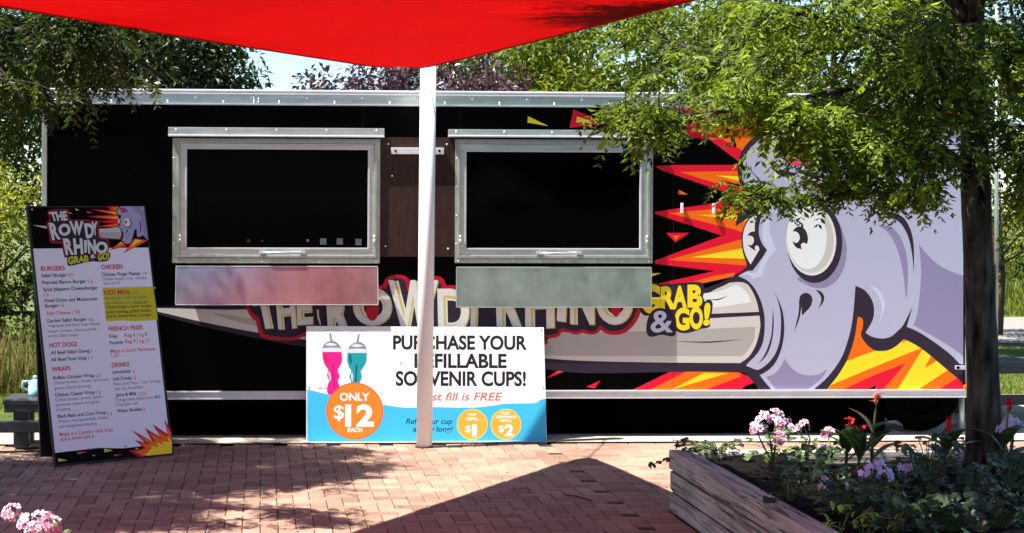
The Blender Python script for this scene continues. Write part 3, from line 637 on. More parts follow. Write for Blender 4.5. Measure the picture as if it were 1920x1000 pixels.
b = MB(); b.tube([pole_base + Vector((0, 0, -0.02)), pole_base.lerp(pole_top, 0.5), pole_top], 0.060, 'white_paint', 28); b.build('tube', pole)
b = MB(); b.tube([pole_top, pole_top + Vector((0, 0, 0.015))], 0.064, 'white_paint', 28); b.build('cap', pole)
b = MB(); b.tube([pole_top + Vector((0, -0.055, -0.20)), pole_top + Vector((0, -0.085, -0.20))], 0.012, 'bolt', 10); b.build('eye_bolt', pole)
b = MB(); b.tube([pole_base + Vector((0, 0, 0.0)), pole_base + Vector((0, 0, 0.012))], 0.068, 'twig', 24); b.build('base_collar', pole)

b = MB()
for k in range(12):
    w0, w1 = math.pi * 2 * k / 12, math.pi * 2 * (k + 1) / 12; c_ = tip + Vector((0.0, 0.03, 0.0))
    b.tube([c_ + Vector((math.cos(w0), math.sin(w0), 0)) * 0.028, c_ + Vector((math.cos(w1), math.sin(w1), 0)) * 0.028], 0.005, 'bolt', 6, False)
b.build('corner_ring', sail)
# ================================================================== CUP SIGN leaning on the trailer
by = 12.335
pb0 = G(575, 835); SIGN = Plane((0, by, 0.0), (0, -0.9, 0.14))
SIGN = Plane((0, by, 0.0), Vector((0, -0.90, 0.125)))
sign = thing('cup_sign', 'wide white and blue souvenir cup sign leaning against the trailer', 'sign', (P(800, 834, by).x, by, 0))
b = MB(); cs = [SIGN.at(x, y) for x, y in ((574.5, 611.5), (1019.5, 614), (1025.5, 834), (574.5, 835.5))]; bk = [c - SIGN.n * 0.012 for c in cs]
b.add(cs + bk, [[3, 2, 1, 0], [4, 5, 6, 7], [0, 1, 5, 4], [1, 2, 6, 5], [2, 3, 7, 6], [3, 0, 4, 7]], 'v_pw'); b.build('board', sign)
ps = Print(SIGN)
ps.poly(sm([(576, 730.5, 1), (612, 739), (650, 748), (718, 759), (760, 764.5), (812, 763.5), (882, 764.5), (922, 761), (950, 757), (1001, 756), (1014, 749.5), (1023.5, 748, 1), (1024.5, 832.5, 1), (576, 834, 1)]), 'cy')
ps.flush('wave_graphic', sign)
def cup(cx, dx, top, body, dark, tilt, bottom):
    # wide handle loop, straw, dome lid, bulbous head and wavy stem
    T = lambda L_: [(cx + q[0] + tilt * (q[1] - top) * 0.06, q[1]) + tuple(q[2:]) for q in L_]
    o = sm(T([(-24, top + 20), (-24, top + 8), (-16, top + 1), (0, top - 2), (16, top + 1), (23, top + 9), (23, top + 20), (22, top + 30), (20.6, top + 30), (21.6, top + 20), (21.6, top + 10), (15, top + 2.4), (0, top - 0.6), (-15, top + 2.4), (-22.6, top + 9), (-22.6, top + 20), (-21, top + 30), (-22.4, top + 30)]), 3)
    ps.poly(o, 'lidl')
    ps.poly(T([(-3.5, top + 5), (0.5, top + 5), (3, top + 24), (-1, top + 24)]) if tilt > 0 else T([(3, top + 5), (-0.5, top + 5), (-3, top + 24), (1, top + 24)]), 'lid')
    ps.poly(sm(T([(-18, top + 35, 1), (-14, top + 26), (-4, top + 20), (6, top + 20), (14, top + 26), (18, top + 34, 1)])), 'lid')
    ps.poly(sm(T([(-12, top + 27), (-2, top + 23), (10, top + 27), (0, top + 29)])), 'lidl')
    ps.poly(sm(T([(-18.5, top + 34), (0, top + 32), (18.5, top + 34), (18, top + 41), (-18, top + 41)])), 'lidl')
    B = [(-18, top + 40, 1), (18, top + 40, 1), (18, top + 56), (13, top + 67), (9, top + 74), (11.5, top + 85), (8, top + 95), (10, top + 102), (12, bottom)]
    Lb = [(-12 , bottom), (-12, top + 102), (-8, top + 95), (-12, top + 85), (-9, top + 74), (-14, top + 66), (-18, top + 54)]
    ps.poly(sm(T(B + Lb)), body)
    ps.poly(T([(-1.5, top + 62), (2.5, top + 62), (2.0, bottom), (-1.0, bottom)]), dark)
    ps.poly(sm(T([(-15, top + 44), (-11, top + 44), (-9, top + 58), (-12, top + 60)])), dark); ps.poly(sm(T([(-9, top + 80), (-6, top + 78), (-5, top + 92), (-7, top + 92)])), 'lidl')
cup(620, 0, 620, 'mag', 'magd', 1.0, 739); ps.flush('cup_graphic', sign); cup(672, 0, 622, 'teal', 'teald', -1.0, 726)
ps.flush('cup_graphic', sign); ps.poly(ell(665, 771, 53.5, 53.5), 'or4'); ps.poly(ell(665, 771, 51.5, 51.5), 'or2'); ps.flush('price_roundel', sign)
for cxx in (885.5, 948.5): ps.poly(ell(cxx, 796, 29, 29), 'yl'); ps.poly(ell(cxx, 796, 27.5, 27.5), 'or3'); ps.flush('price_roundel', sign)
def LN(*a):
    ps.line(*a); ps.flush('lettering', sign)
LN('PURCHASE YOUR', 737, 654.5, 988, 25, 'ink', 0.030, 0.0, 0.003); LN('REFILLABLE', 777, 689, 950, 25.5, 'ink', 0.030, 0.0, 0.003); LN('SOUVENIR CUPS!', 742, 722.5, 986, 26, 'ink', 0.030, 0.0, 0.003)
LN('First fill is FREE', 783, 751, 942, 15, 'ltr', 0.012, 0.22, 0.0)
LN('Refill your cup', 761, 795, 848, 10, 'ink', 0.010, 0.22); LN('all day long!', 774, 809.5, 849, 10, 'ink', 0.010, 0.22); LN('20 oz', 597, 730, 613, 4.5, 'inkg')
LN('ONLY', 637, 751, 693, 14, 'pw', 0.028); LN('$', 626, 785, 645, 25, 'pw', 0.012); LN('12', 647, 798, 701, 38, 'pw', 0.04); LN('EACH', 652, 810, 679, 7.5, 'pw', 0.03)
LN('POP', 879, 780, 893, 5, 'pw', 0.03); LN('REFILL', 875, 788, 898, 5, 'pw', 0.03); LN('$', 872, 810, 883, 12, 'pw', 0.012); LN('1', 885, 817, 894, 20, 'pw', 0.05)
LN('ICEE/', 939, 777, 957, 4.5, 'pw', 0.03); LN('LEMONADE', 930, 784, 968, 4.5, 'pw', 0.03); LN('REFILL', 938, 791, 960, 4.5, 'pw', 0.03); LN('$', 935, 810, 945, 12, 'pw', 0.012); LN('2', 946, 817, 963, 20, 'pw', 0.045)
b = MB()
for (x, y) in ((579, 616), (1014, 618), (751, 679), (1018, 726), (579, 726)):
    b = MB(); b.dome(SIGN.at(x, y, 0.0009), SIGN.n, 0.007, 'bolt'); b.build('screw', sign)

# ================================================================== MENU A-BOARD
BL = G(104, 876); BR = G(326, 854); BL.z = BR.z = 0.0
wv = (BR - BL); wv.z = 0; wu = wv.normalized(); nn = Vector((wu.y, -wu.x, 0))       # facing right-front
Htop = 1.80; lean = 0.40
TLp = BL - nn * lean + Vector((0, 0, Htop))
upv = (TLp - BL).normalized(); bn = wu.cross(upv).normalized()
if bn.y > 0: bn = -bn
BOARD = Plane(BL, bn)
menu = thing('menu_board', 'tall black framed sandwich board menu standing on the brick paving', 'menu board', tuple((BL + BR) / 2))
def panel(cs, th, mt):
    mb = MB(); bk = [c - bn * th for c in cs]
    mb.add(list(cs) + bk, [[3, 2, 1, 0], [4, 5, 6, 7], [0, 1, 5, 4], [1, 2, 6, 5], [2, 3, 7, 6], [3, 0, 4, 7]], mt); return mb
quad = [BOARD.at(x, y) for x, y in ((50, 386.5), (272.5, 386.5), (326, 853), (104, 876.5))]
panel(quad, 0.022, 'frame_black').build('front_panel', menu)
# rear leg panel, hinged at the top
rl = [quad[0] - bn * 0.028 + wu * 0.05, quad[1] - bn * 0.028 - wu * 0.05, Vector((BR.x, BR.y, 0.002)) - nn * 0.47 - wu * 0.10, Vector((BL.x, BL.y, 0.002)) - nn * 0.47 + wu * 0.12]
mb = MB(); off = Vector((nn.x, nn.y, 0.15)).normalized() * -0.02; bk = [c + off for c in rl]
mb.add(rl + bk, [[3, 2, 1, 0], [4, 5, 6, 7], [0, 1, 5, 4], [1, 2, 6, 5], [2, 3, 7, 6], [3, 0, 4, 7]], 'frame_black'); mb.build('rear_panel', menu)
pm = Print(BOARD, base=0.0008)
pm.poly([(55, 389.5), (270, 389), (321.5, 850), (106, 871)], 'k')                      # printed sheet: black header and footer
pm.poly(sm([(62, 466.5, 1), (278.5, 464.5, 1), (318, 826, 1), (290, 834), (255, 838), (225, 841), (190, 840), (160, 843), (103.5, 849.5, 1)], 3), 'sheet')
pm.poly([(192, 540), (287, 537.5), (296, 600), (250, 603), (230, 601), (199, 603)], 'lime')
pm.flush('menu_sheet', menu)
z8 = lambda pts, c: pm.poly(A(pts, 50, 380, 8.335), c)
z8([(90, 350), (310, 370), (310, 410)], 'cream')
for pts in ([(1250, 62), (1440, 60), (1430, 220)], [(1000, 105), (1430, 130), (1430, 210)], [(940, 215), (1430, 190), (1430, 280)], [(1120, 300), (1430, 260), (1430, 330)], [(1100, 380), (1430, 310), (1440, 390)], [(1290, 745), (1500, 600), (1560, 690)], [(1505, 800), (1690, 560), (1900, 590)]):
    z8(pts, 'r')
for pts in ([(1320, 75), (1440, 62), (1430, 180)], [(1120, 125), (1430, 140), (1430, 200)], [(1060, 225), (1430, 205), (1430, 260)], [(1200, 370), (1430, 325), (1440, 385)], [(1340, 715), (1490, 610), (1530, 670)], [(1540, 770), (1690, 580), (1860, 600)]):
    z8(pts, 'o')
for pts in ([(1250, 150), (1430, 155), (1430, 185)], [(1260, 235), (1430, 225), (1430, 250)], [(1420, 660), (1470, 615), (1500, 640)], [(1620, 690), (1700, 575), (1800, 590)]):
    z8(pts, 'y')
for pts in ([(760, 92), (828, 118), (765, 124)], [(660, 150), (715, 168), (670, 175)]): z8(pts, 'yl')
z8([(945, 130), (1030, 162), (950, 165)], 'pink')
z8(sm([(1130, 400, 1), (1290, 395), (1430, 372), (1490, 440), (1500, 520), (1465, 580, 1), (1300, 575), (1130, 555, 1)]), 'dk')
z8(sm([(1135, 410, 1), (1290, 405), (1430, 385), (1475, 450), (1480, 510), (1455, 570, 1), (1300, 562), (1135, 545, 1)]), 'greyh')
z8(sm([(1135, 410, 1), (1290, 405), (1430, 385), (1465, 430), (1472, 465, 1), (1300, 465), (1135, 465, 1)]), 'horn2')
z8(sm([(1450, 75, 1), (1400, 120), (1410, 190), (1465, 215), (1440, 290), (1455, 340), (1430, 375), (1495, 460), (1500, 540), (1470, 590), (1530, 645), (1590, 660), (1650, 610), (1685, 470, 1), (1700, 430), (1715, 530), (1770, 550), (1810, 520, 1), (1912, 620, 1), (1838, 52, 1), (1450, 55, 1)]), 'dk')
z8(sm([(1455, 80, 1), (1412, 125), (1422, 180), (1480, 205), (1465, 250), (1465, 340), (1445, 378), (1505, 460), (1510, 540), (1490, 590), (1540, 635), (1585, 645), (1635, 605), (1670, 480), (1690, 410, 1), (1725, 440), (1725, 520), (1770, 535), (1815, 505, 1), (1900, 590, 1), (1832, 60, 1), (1460, 60, 1)]), 'lavm')
z8(sm([(1690, 120), (1760, 200), (1800, 320), (1830, 480), (1890, 560), (1830, 65, 1), (1650, 62, 1)]), 'pur')
z8(sm([(1450, 80, 1), (1520, 85), (1580, 135, 1), (1500, 160)]), 'dk'); z8(sm([(1460, 88, 1), (1520, 95), (1560, 135, 1), (1505, 148)]), 'pink')
z8(ell(1578, 318, 62, 82, -0.25), 'dk'); z8(ell(1570, 312, 52, 72, -0.25), 'w'); z8(ell(1550, 305, 16, 24), 'dk'); z8(ell(1440, 290, 14, 40), 'w'); z8(ell(1570, 445, 12, 18), 'dk'); z8(sm([(1565, 450, 1), (1572, 455), (1550, 500, 1)]), 'dk')
z8(sm([(1740, 270, 1), (1785, 330), (1790, 430), (1770, 470), (1775, 360)]), 'dk')
pm.flush('rhino_graphic', menu)
# logo: dark red halo, dark backing, pale letters
z8(sm([(330, 140), (420, 110), (630, 105), (660, 160), (670, 255), (800, 270), (900, 270), (1110, 285), (1135, 300), (1130, 520), (1260, 575), (1290, 680), (1265, 770), (1150, 810), (900, 830), (640, 860), (590, 850), (560, 720), (550, 640), (380, 630), (350, 500), (310, 320), (350, 300), (345, 220)], 3), 'rd')
z8(sm([(345, 150), (420, 122), (620, 118), (648, 165), (655, 262), (780, 280), (900, 282), (1105, 297), (1120, 310), (1118, 530), (1250, 590), (1276, 680), (1250, 765), (1150, 795), (900, 815), (640, 845), (600, 835), (575, 720), (560, 622), (392, 616), (365, 500), (325, 330), (365, 305), (358, 220)], 3), 'dk')
zq = lambda *p: tuple((50 + x / 8.335, 380 + y / 8.335) for x, y in p)
for ch, q in (('THE', zq((345, 150), (625, 132), (640, 280), (400, 292))), ('R', zq((338, 320), (470, 310), (535, 575), (400, 590))), ('O', zq((497, 330), (685, 330), (685, 520), (497, 520))), ('W', zq((660, 288), (888, 288), (862, 512), (715, 512))),
              ('D', zq((895, 325), (1050, 325), (1050, 555), (930, 560))), ('Y', zq((1008, 300), (1105, 300), (1100, 515), (1045, 515))), ('R', zq((562, 560), (715, 555), (740, 815), (612, 825))), ('H', zq((722, 560), (868, 560), (888, 815), (745, 815))),
              ('I', zq((893, 590), (940, 590), (940, 780), (902, 785))), ('N', zq((945, 578), (1075, 578), (1085, 800), (965, 800))), ('O', zq((1080, 612), (1265, 612), (1265, 795), (1080, 795)))):
    pm.glyph(ch, q, 'logow', 0.05)
z8(sm([(640, 850), (700, 825), (960, 805), (1080, 820), (1290, 770), (1295, 880), (1200, 925), (980, 925), (720, 985), (640, 975)], 3), 'dk')
pm.glyph('GRAB', zq((645, 845), (965, 820), (970, 920), (650, 975)), 'logoy', 0.05); pm.glyph('&', zq((990, 815), (1085, 805), (1090, 910), (990, 920)), 'lavl', 0.05); pm.glyph('GO!', zq((1112, 800), (1290, 775), (1285, 890), (1115, 915)), 'logoy', 0.05)
pm.flush('logo_lettering', menu)
# flame burst and confetti at the foot of the sheet
z5 = lambda pts, c: pm.poly(A(pts, 70, 660, 5.0), c)
z5([(860, 925), (1000, 905), (912, 825), (1005, 850), (880, 730), (1075, 835), (1005, 712), (1150, 795), (1078, 675), (1220, 770), (1190, 628), (1257, 740), (1262, 950), (950, 985)], 'rd')
z5([(920, 935), (1020, 905), (960, 850), (1060, 870), (945, 780), (1110, 850), (1050, 755), (1170, 820), (1120, 735), (1228, 800), (1210, 690), (1255, 770), (1262, 950), (990, 975)], 'o')
z5([(1010, 965), (1080, 900), (1050, 880), (1140, 890), (1110, 850), (1190, 870), (1170, 835), (1235, 850), (1220, 790), (1262, 840), (1262, 950), (1040, 972)], 'y')
for pts, c in (([(625, 905), (710, 925), (630, 942)], 'logoy'), ([(370, 940), (470, 935), (385, 962)], 'mor'), ([(715, 965), (800, 958), (720, 980)], 'mor'), ([(470, 900), (505, 912), (475, 918)], 'mor'), ([(515, 965), (550, 970), (520, 980)], 'lavm'), ([(815, 875), (848, 885), (820, 890)], 'dk'), ([(265, 928), (290, 940), (270, 945)], 'dk'), ([(920, 895), (950, 905), (925, 915)], 'logoy')):
    z5(pts, c)
pm.poly([(109, 859.5), (127, 863.5), (109, 866)], 'logoy')
pm.flush('burst_graphic', menu)
def ml(txt, x0, yb, x1, st):
    ht, c, bo = {'h': (8.2, 'mred', 0.03), 'i': (6.3, 'ink', 0.022), 'p': (6.5, 'mor', 0.008), 'd': (5.6, 'inkg', 0.004), 'n': (6.6, 'mor', 0.018), 'b': (5.6, 'ink', 0.014)}[st]
    t = (yb - 387) / 470.0
    pm.lean = -0.115
    pm.line(txt, x0, yb, x1, ht, c, bo, 0.0, -0.10 * t)
groups = {
 'heading_lettering': [('BURGERS', 77, 508, 122, 'h'), ('HOT DOGS', 93, 652, 145, 'h'), ('WRAPS', 97, 697, 133, 'h'), ('CHICKEN', 190, 505, 230, 'h'), ('KIDS MEAL', 196, 553, 246, 'h'), ('FRENCH FRIES', 204, 621, 268, 'h'), ('DRINKS', 210, 689, 243, 'h')],
 'item_lettering': [('Safari Burger', 78, 520, 126, 'i'), ('Peameal Bacon Burger', 79, 533, 162, 'i'), ('Spicy Jalapeno Cheeseburger', 81, 546, 184, 'i'), ('Fried Onion and Mushroom', 84, 567, 183, 'i'), ('Burger', 85, 577, 110, 'i'), ('Garden Safari Burger', 88, 605, 163, 'i'),
   ('All Beef Safari Dawg', 95, 665, 168, 'i'), ('All Beef Foot long', 96, 678, 162, 'i'), ('Buffalo Chicken Wrap', 100, 712, 177, 'i'), ('Chicken Caesar Wrap', 103, 744, 178, 'i'), ('Black Bean and Corn Wrap', 108, 784, 199, 'i'), ('Chicken Finger Platter', 191, 518, 264, 'i'),
   ('Fries', 205, 634, 220, 'i'), ('Poutine', 206, 646, 231, 'i'), ('Lemonade', 211, 701, 245, 'i'), ('Soft Drinks', 212, 714, 247, 'i'), ('Juice & Milk', 217, 744, 257, 'i'), ('Water Bottles', 219, 774, 266, 'i'),
   ('Choice of', 250, 570, 276, 'b'), ('chicken fingers, junior burger,', 199, 579, 285, 'b'), ('junior hotdog, grilled cheese,', 200, 588, 284, 'b'), ('mac & cheese bites, or pogos', 201, 596, 284, 'b')],
 'price_lettering': [('10', 128, 519, 137, 'p'), ('12', 165, 531, 174, 'p'), ('12', 83, 556, 92, 'p'), ('12', 112, 576, 120, 'p'), ('Add Cheese 1.50', 87, 591, 150, 'n'), ('10', 167, 603, 175, 'p'), ('7', 170, 662, 174, 'p'), ('11', 165, 675, 173, 'p'), ('13', 180, 709, 188, 'p'), ('13', 181, 740, 189, 'p'), ('13', 202, 780, 210, 'p'),
   ('Make it a Combo with fries', 112, 818, 212, 'n'), ('and a drink add 6', 113, 827, 176, 'n'), ('14', 268, 516, 275, 'p'), ('11', 250, 552, 257, 'p'), ('Reg 6 | Lg 8', 234, 632, 276, 'n'), ('Reg 9 | Lg 11', 235, 644, 280, 'n'), ('Make it Garlic Parmesan', 208, 662, 292, 'n'), ('1.50', 209, 670, 223, 'p'), ('4', 249, 700, 252.5, 'p'), ('3', 251, 712, 254.5, 'p'), ('2.50', 260, 742, 274, 'p'), ('3', 268, 772, 272, 'p')],
 'description_lettering': [('Vegetable and black bean based', 90, 614, 186, 'd'), ('burger, tomato, lettuce, pickle,', 90, 624, 182, 'd'), ('onion, Safari mayo', 91, 633, 147, 'd'), ('Chicken tenders, cheese, hot sauce,', 100, 721, 204, 'd'), ('greens, Ranch dressing', 102, 731, 170, 'd'), ('Grilled chicken, greens, bacon,', 104, 753, 193, 'd'), ('parmesan cheese and garlic', 105, 762, 187, 'd'), ('dressing', 106, 771, 132, 'd'), ('Greens, rice, guacamole, cheese', 109, 793, 203, 'd'), ('and vinaigrette dressing', 110, 803, 182, 'd'),
   ('Chicken fingers, fries, coleslaw', 192, 526, 276, 'd'), ('and a drink', 194, 534, 225, 'd'), ('Served with small fries, drink', 197, 562, 275, 'd'), ("and children's toy.", 198, 571, 248, 'd'), ('Pepsi, Diet Pepsi, 7-Up, Orange,', 213, 723, 302, 'd'), ('Iced Tea, Root Beer', 215, 732, 269, 'd'), ('Orange Juice, Apple Juice, Milk,', 217, 753, 303, 'd'), ('Chocolate milk', 218, 762, 259, 'd')]}
for nm, rows in groups.items():
    for r in rows: ml(*r); pm.flush(nm, menu)
b = MB()
for (x, y) in ((60, 393), (266, 393), (75, 546), (290, 540), (95, 698), (300, 682)): b = MB(); b.dome(BOARD.at(x, y, 0.0014), bn, 0.007, 'bolt'); b.build('screw', menu)

# ================================================================== LOW BENCHES, JUG, LADDER, SMALL SIGN
def low_bench(x0, x1, y0, y1, z, label, left_ext=0.0):
    t = thing('low_bench', label, 'bench', ((x0 + x1) / 2, (y0 + y1) / 2, 0), 'dark timber benches either end of the trailer')
    ym = (y0 + y1) / 2
    for a, c in ((y0, ym - 0.006), (ym + 0.006, y1)):
        b = MB(); b.box((x0, a, z - 0.035), (x1, c, z), 'dark_lumber', 0.005); b.build('plank', t)
    b = MB(); b.box((x0 + 0.01, y0 + 0.004, z - 0.09), (x1 - 0.01, y0 + 0.045, z - 0.0355), 'dark_lumber', 0.004); b.box((x0 + 0.01, y1 - 0.045, z - 0.09), (x1 - 0.01, y1 - 0.004, z - 0.0355), 'dark_lumber', 0.004); b.build('apron', t)
    for xx in (x0 + 0.07, x1 - 0.19):
        for yy in (y0 + 0.06, y1 - 0.16):
            b = MB(); b.box((xx, yy, 0.013), (xx + 0.11, yy + 0.10, z - 0.036), 'dark_lumber', 0.005); b.build('leg', t)
    b = MB(); b.box((x0 - left_ext, y0 - 0.10, 0.145), (x1, y0 + 0.0, 0.225), 'dark_lumber', 0.006); b.box((x0 - left_ext, y0 - 0.10, 0.013), (x0 - left_ext + 0.1, y0, 0.144), 'dark_lumber', 0.006); b.box((x1 - 0.1, y0 - 0.10, 0.013), (x1, y0, 0.144), 'dark_lumber', 0.006); b.build('foot_rail', t)
    return t
low_bench(-1.885, -0.80, 12.00, 12.46, 0.37, 'low dark plank bench partly hidden behind the menu board', 0.9)
q = P(1873, 690, 13.6); low_bench(q.x - 0.3, q.x + 1.5, 13.5, 14.1, 0.49, 'low dark plank bench beyond the tree trunk at right')
M['jug_blue'] = mat('jug_blue', (0.30, 0.55, 0.66), 0.2, spec=0.5); M['jug_cap'] = mat('jug_cap', (0.12, 0.38, 0.55), 0.35)
q = P(68, 726, 12.3)
jug = thing('water_jug', 'pale blue plastic jug standing on the low dark bench', 'jug', (q.x, 12.3, 0.37))
b = MB(); b.tube([(q.x, 12.3, 0.371), (q.x, 12.3, 0.385), (q.x, 12.3, 0.44), (q.x, 12.3, 0.445), (q.x, 12.3, 0.47), (q.x, 12.3, 0.495)], [0.055, 0.06, 0.06, 0.053, 0.06, 0.03], 'jug_blue', 20); b.build('bottle', jug)
b = MB(); b.tube([(q.x, 12.3, 0.495), (q.x, 12.3, 0.52)], 0.026, 'jug_cap', 16); b.build('lid', jug)
b = MB(); b.tube([(q.x - 0.05, 12.3, 0.48), (q.x - 0.10, 12.3, 0.475), (q.x - 0.105, 12.3, 0.43), (q.x - 0.055, 12.3, 0.41)], 0.009, 'jug_blue', 8); b.build('handle', jug)
lx = P(1868, 500, 13.6).x
lad = thing('metal_ladder', 'tall thin metal ladder standing behind the tree at the trailer end', 'ladder', (lx, 13.83, 0))
for yy in (13.6, 14.06):
    x = lx; b = MB(); b.tube([(x, yy, -0.02), (x, yy, 3.55)], 0.017, 'alu_dull', 10); b.build('stile', lad)
for i in range(7):
    b = MB(); z = 0.28 + i * 0.49; b.box((lx - 0.015, 13.6, z - 0.015), (lx + 0.015, 14.06, z + 0.015), 'alu_dull', 0.004); b.build('rung', lad)
q = P(1856, 468, 14.2)
rs = thing('small_red_sign', 'small red notice plate on a thin post behind the tree trunk', 'sign', (q.x, 14.2, 0))
b = MB(); b.tube([(q.x - 0.02, 14.225, -0.03), (q.x - 0.02, 14.225, q.z + 0.1)], 0.014, 'alu_dull', 8); b.build('post', rs)
b = MB(); b.box((q.x - 0.10, 14.19, q.z - 0.12), (q.x + 0.03, 14.205, q.z + 0.12), 'red_sign', 0.003); b.build('plate', rs)
b = MB(); b.box((q.x + 0.0, 14.188, q.z + 0.02), (q.x + 0.02, 14.1895, q.z + 0.06), 'white_paint'); b.box((q.x - 0.08, 14.188, q.z - 0.06), (q.x + 0.015, 14.1895, q.z - 0.045), 'white_paint'); b.build('marking', rs)

# ================================================================== PLANTER
def wood_mat(axis):
    mt, N, L, b = new_mat('weathered_timber_' + axis)
    tc = N.new('ShaderNodeTexCoord'); mp = N.new('ShaderNodeMapping'); mp.inputs['Scale'].default_value = (1.2, 26, 26) if axis == 'x' else (26, 1.2, 26)
    n1 = N.new('ShaderNodeTexNoise'); n1.inputs['Scale'].default_value = 1.5; n1.inputs['Detail'].default_value = 9; n1.inputs['Distortion'].default_value = 0.6
    n2 = N.new('ShaderNodeTexNoise'); n2.inputs['Scale'].default_value = 3.0; n2.inputs['Detail'].default_value = 5
    L.new(tc.outputs['Object'], mp.inputs[0]); L.new(mp.outputs[0], n1.inputs['Vector']); L.new(tc.outputs['Object'], n2.inputs['Vector'])
    rp = N.new('ShaderNodeValToRGB'); e = rp.color_ramp.elements; e[0].position = 0.30; e[1].position = 0.72
    e[0].color = (0.060, 0.050, 0.042, 1); e[1].color = (0.52, 0.50, 0.45, 1); x = e.new(0.47); x.color = (0.36, 0.345, 0.305, 1)
    mp3 = N.new('ShaderNodeMapping'); mp3.inputs['Scale'].default_value = (0.5, 15, 15) if axis == 'x' else (15, 0.5, 15)
    n3 = N.new('ShaderNodeTexNoise'); n3.inputs['Scale'].default_value = 1.0; n3.inputs['Detail'].default_value = 3; n3.inputs['Distortion'].default_value = 0.4
    L.new(tc.outputs['Object'], mp3.inputs[0]); L.new(mp3.outputs[0], n3.inputs['Vector'])
    cr = N.new('ShaderNodeValToRGB'); ce = cr.color_ramp.elements; ce[0].position = 0.485; ce[0].color = (1, 1, 1, 1); ce[1].position = 0.515; ce[1].color = (1, 1, 1, 1); y = ce.new(0.50); y.color = (0.08, 0.08, 0.08, 1)
    L.new(n3.outputs[0], cr.inputs[0])
    mr = N.new('ShaderNodeMapRange'); mr.inputs[1].default_value = 0.3; mr.inputs[2].default_value = 0.7; mr.inputs[3].default_value = 0.7; mr.inputs[4].default_value = 1.2
    L.new(n1.outputs[0], rp.inputs[0]); L.new(n2.outputs[0], mr.inputs[0])
    vm = N.new('ShaderNodeVectorMath'); vm.operation = 'SCALE'; L.new(rp.outputs[0], vm.inputs[0]); mc = N.new('ShaderNodeMath'); mc.operation = 'MULTIPLY'; L.new(mr.outputs[0], mc.inputs[0]); L.new(cr.outputs[0], mc.inputs[1]); L.new(mc.outputs[0], vm.inputs['Scale']); L.new(vm.outputs[0], b.inputs['Base Color'])
    b.inputs['Roughness'].default_value = 0.85; b.inputs['Specular IOR Level'].default_value = 0.2
    bp = N.new('ShaderNodeBump'); bp.inputs['Strength'].default_value = 0.5; bp.inputs['Distance'].default_value = 0.012; L.new(n1.outputs[0], bp.inputs['Height']); L.new(bp.outputs[0], b.inputs['Normal'])
    return mt
M['timber_x'] = wood_mat('x'); M['timber_y'] = wood_mat('y')
M['soil'] = mat('soil', (0.0032, 0.0026, 0.002), 0.95, spec=0.1, var=0.5, scale=16, bump=0.7)
M['mulch'] = mat('mulch', (0.014, 0.009, 0.006), 0.9, spec=0.08, var=0.6, scale=14)
PX0, PX1, PY0, PY1, PH = 2.40, 6.6, 4.6, 9.47, 0.372
planter = thing('timber_planter', 'raised planter of weathered grey timbers full of flowers', 'planter', (PX0, PY1, 0))
ch = PH / 3
for c in range(3):
    z0, z1 = c * ch + 0.002, (c + 1) * ch - 0.011
    jog = (0.0, 0.045, 0.0)[c]; dx = (0.006, 0.004, 0.0)[c]
    ys = [PY1 - jog, (6.9, 7.25, 6.6)[c], PY0]
    for k in range(2):
        b = MB(); b.box((PX0 + dx, ys[k + 1] + (0.003 if k == 0 else 0), z0), (PX0 + 0.13 + dx, ys[k], z1), 'timber_y', 0.009); b.build('timber', planter)
    if jog:
        b = MB(); b.box((PX0 + 0.008, PY1 - jog + 0.003, z0), (PX0 + 1.6, PY1 - 0.002, z1), 'timber_x', 0.008); b.build('timber', planter)
    b = MB(); b.box((PX0 + 0.133, PY1 - 0.13, z0), (PX1, PY1 - 0.05 if jog else PY1 - 0.004, z1), 'timber_x', 0.009); b.build('timber', planter)
b = MB(); vs = []; fs = []; nx, ny = 60, 60
for j in range(ny + 1):
    for i in range(nx + 1):
        x = PX0 + 0.12 + (PX1 - PX0 - 0.12) * i / nx; y = PY0 + (PY1 - 0.12 - PY0) * j / ny
        vs.append((x, y, 0.325 + 0.02 * math.sin(x * 7) * math.cos(y * 6) + random.uniform(-0.012, 0.012) + 0.02 * math.sin(2.2 * x + y)))
for j in range(ny):
    for i in range(nx): fs.append([j * (nx + 1) + i, j * (nx + 1) + i + 1, (j + 1) * (nx + 1) + i + 1, (j + 1) * (nx + 1) + i])
b.add(vs, fs, 'soil', True); b.build('soil', planter)
# bark chips: stuff part
nc = 2600; p0 = np.stack([rng.uniform(PX0 + 0.15, PX1 - 0.1, nc), rng.uniform(PY0 + 0.3, PY1 - 0.15, nc), np.full(nc, 0.345) + rng.normal(0, 0.012, nc)], 1)
a = rng.uniform(0, 2 * np.pi, nc); L_ = rng.uniform(0.005, 0.020, nc); w = rng.uniform(0.002, 0.006, nc); tl_ = rng.normal(0, 0.3, nc)
d1 = np.stack([np.cos(a), np.sin(a), tl_], 1) * L_[:, None]; d2 = np.stack([-np.sin(a), np.cos(a), rng.normal(0, 0.4, nc)], 1) * w[:, None]
V = np.stack([p0 - d1 - d2, p0 + d1 - d2, p0 + d1 + d2, p0 - d1 + d2], 1).reshape(-1, 3)
o = np_mesh('bark_chips', V, np.arange(nc * 4).reshape(-1, 4), ['mulch'], None, planter); o['kind'] = 'stuff'

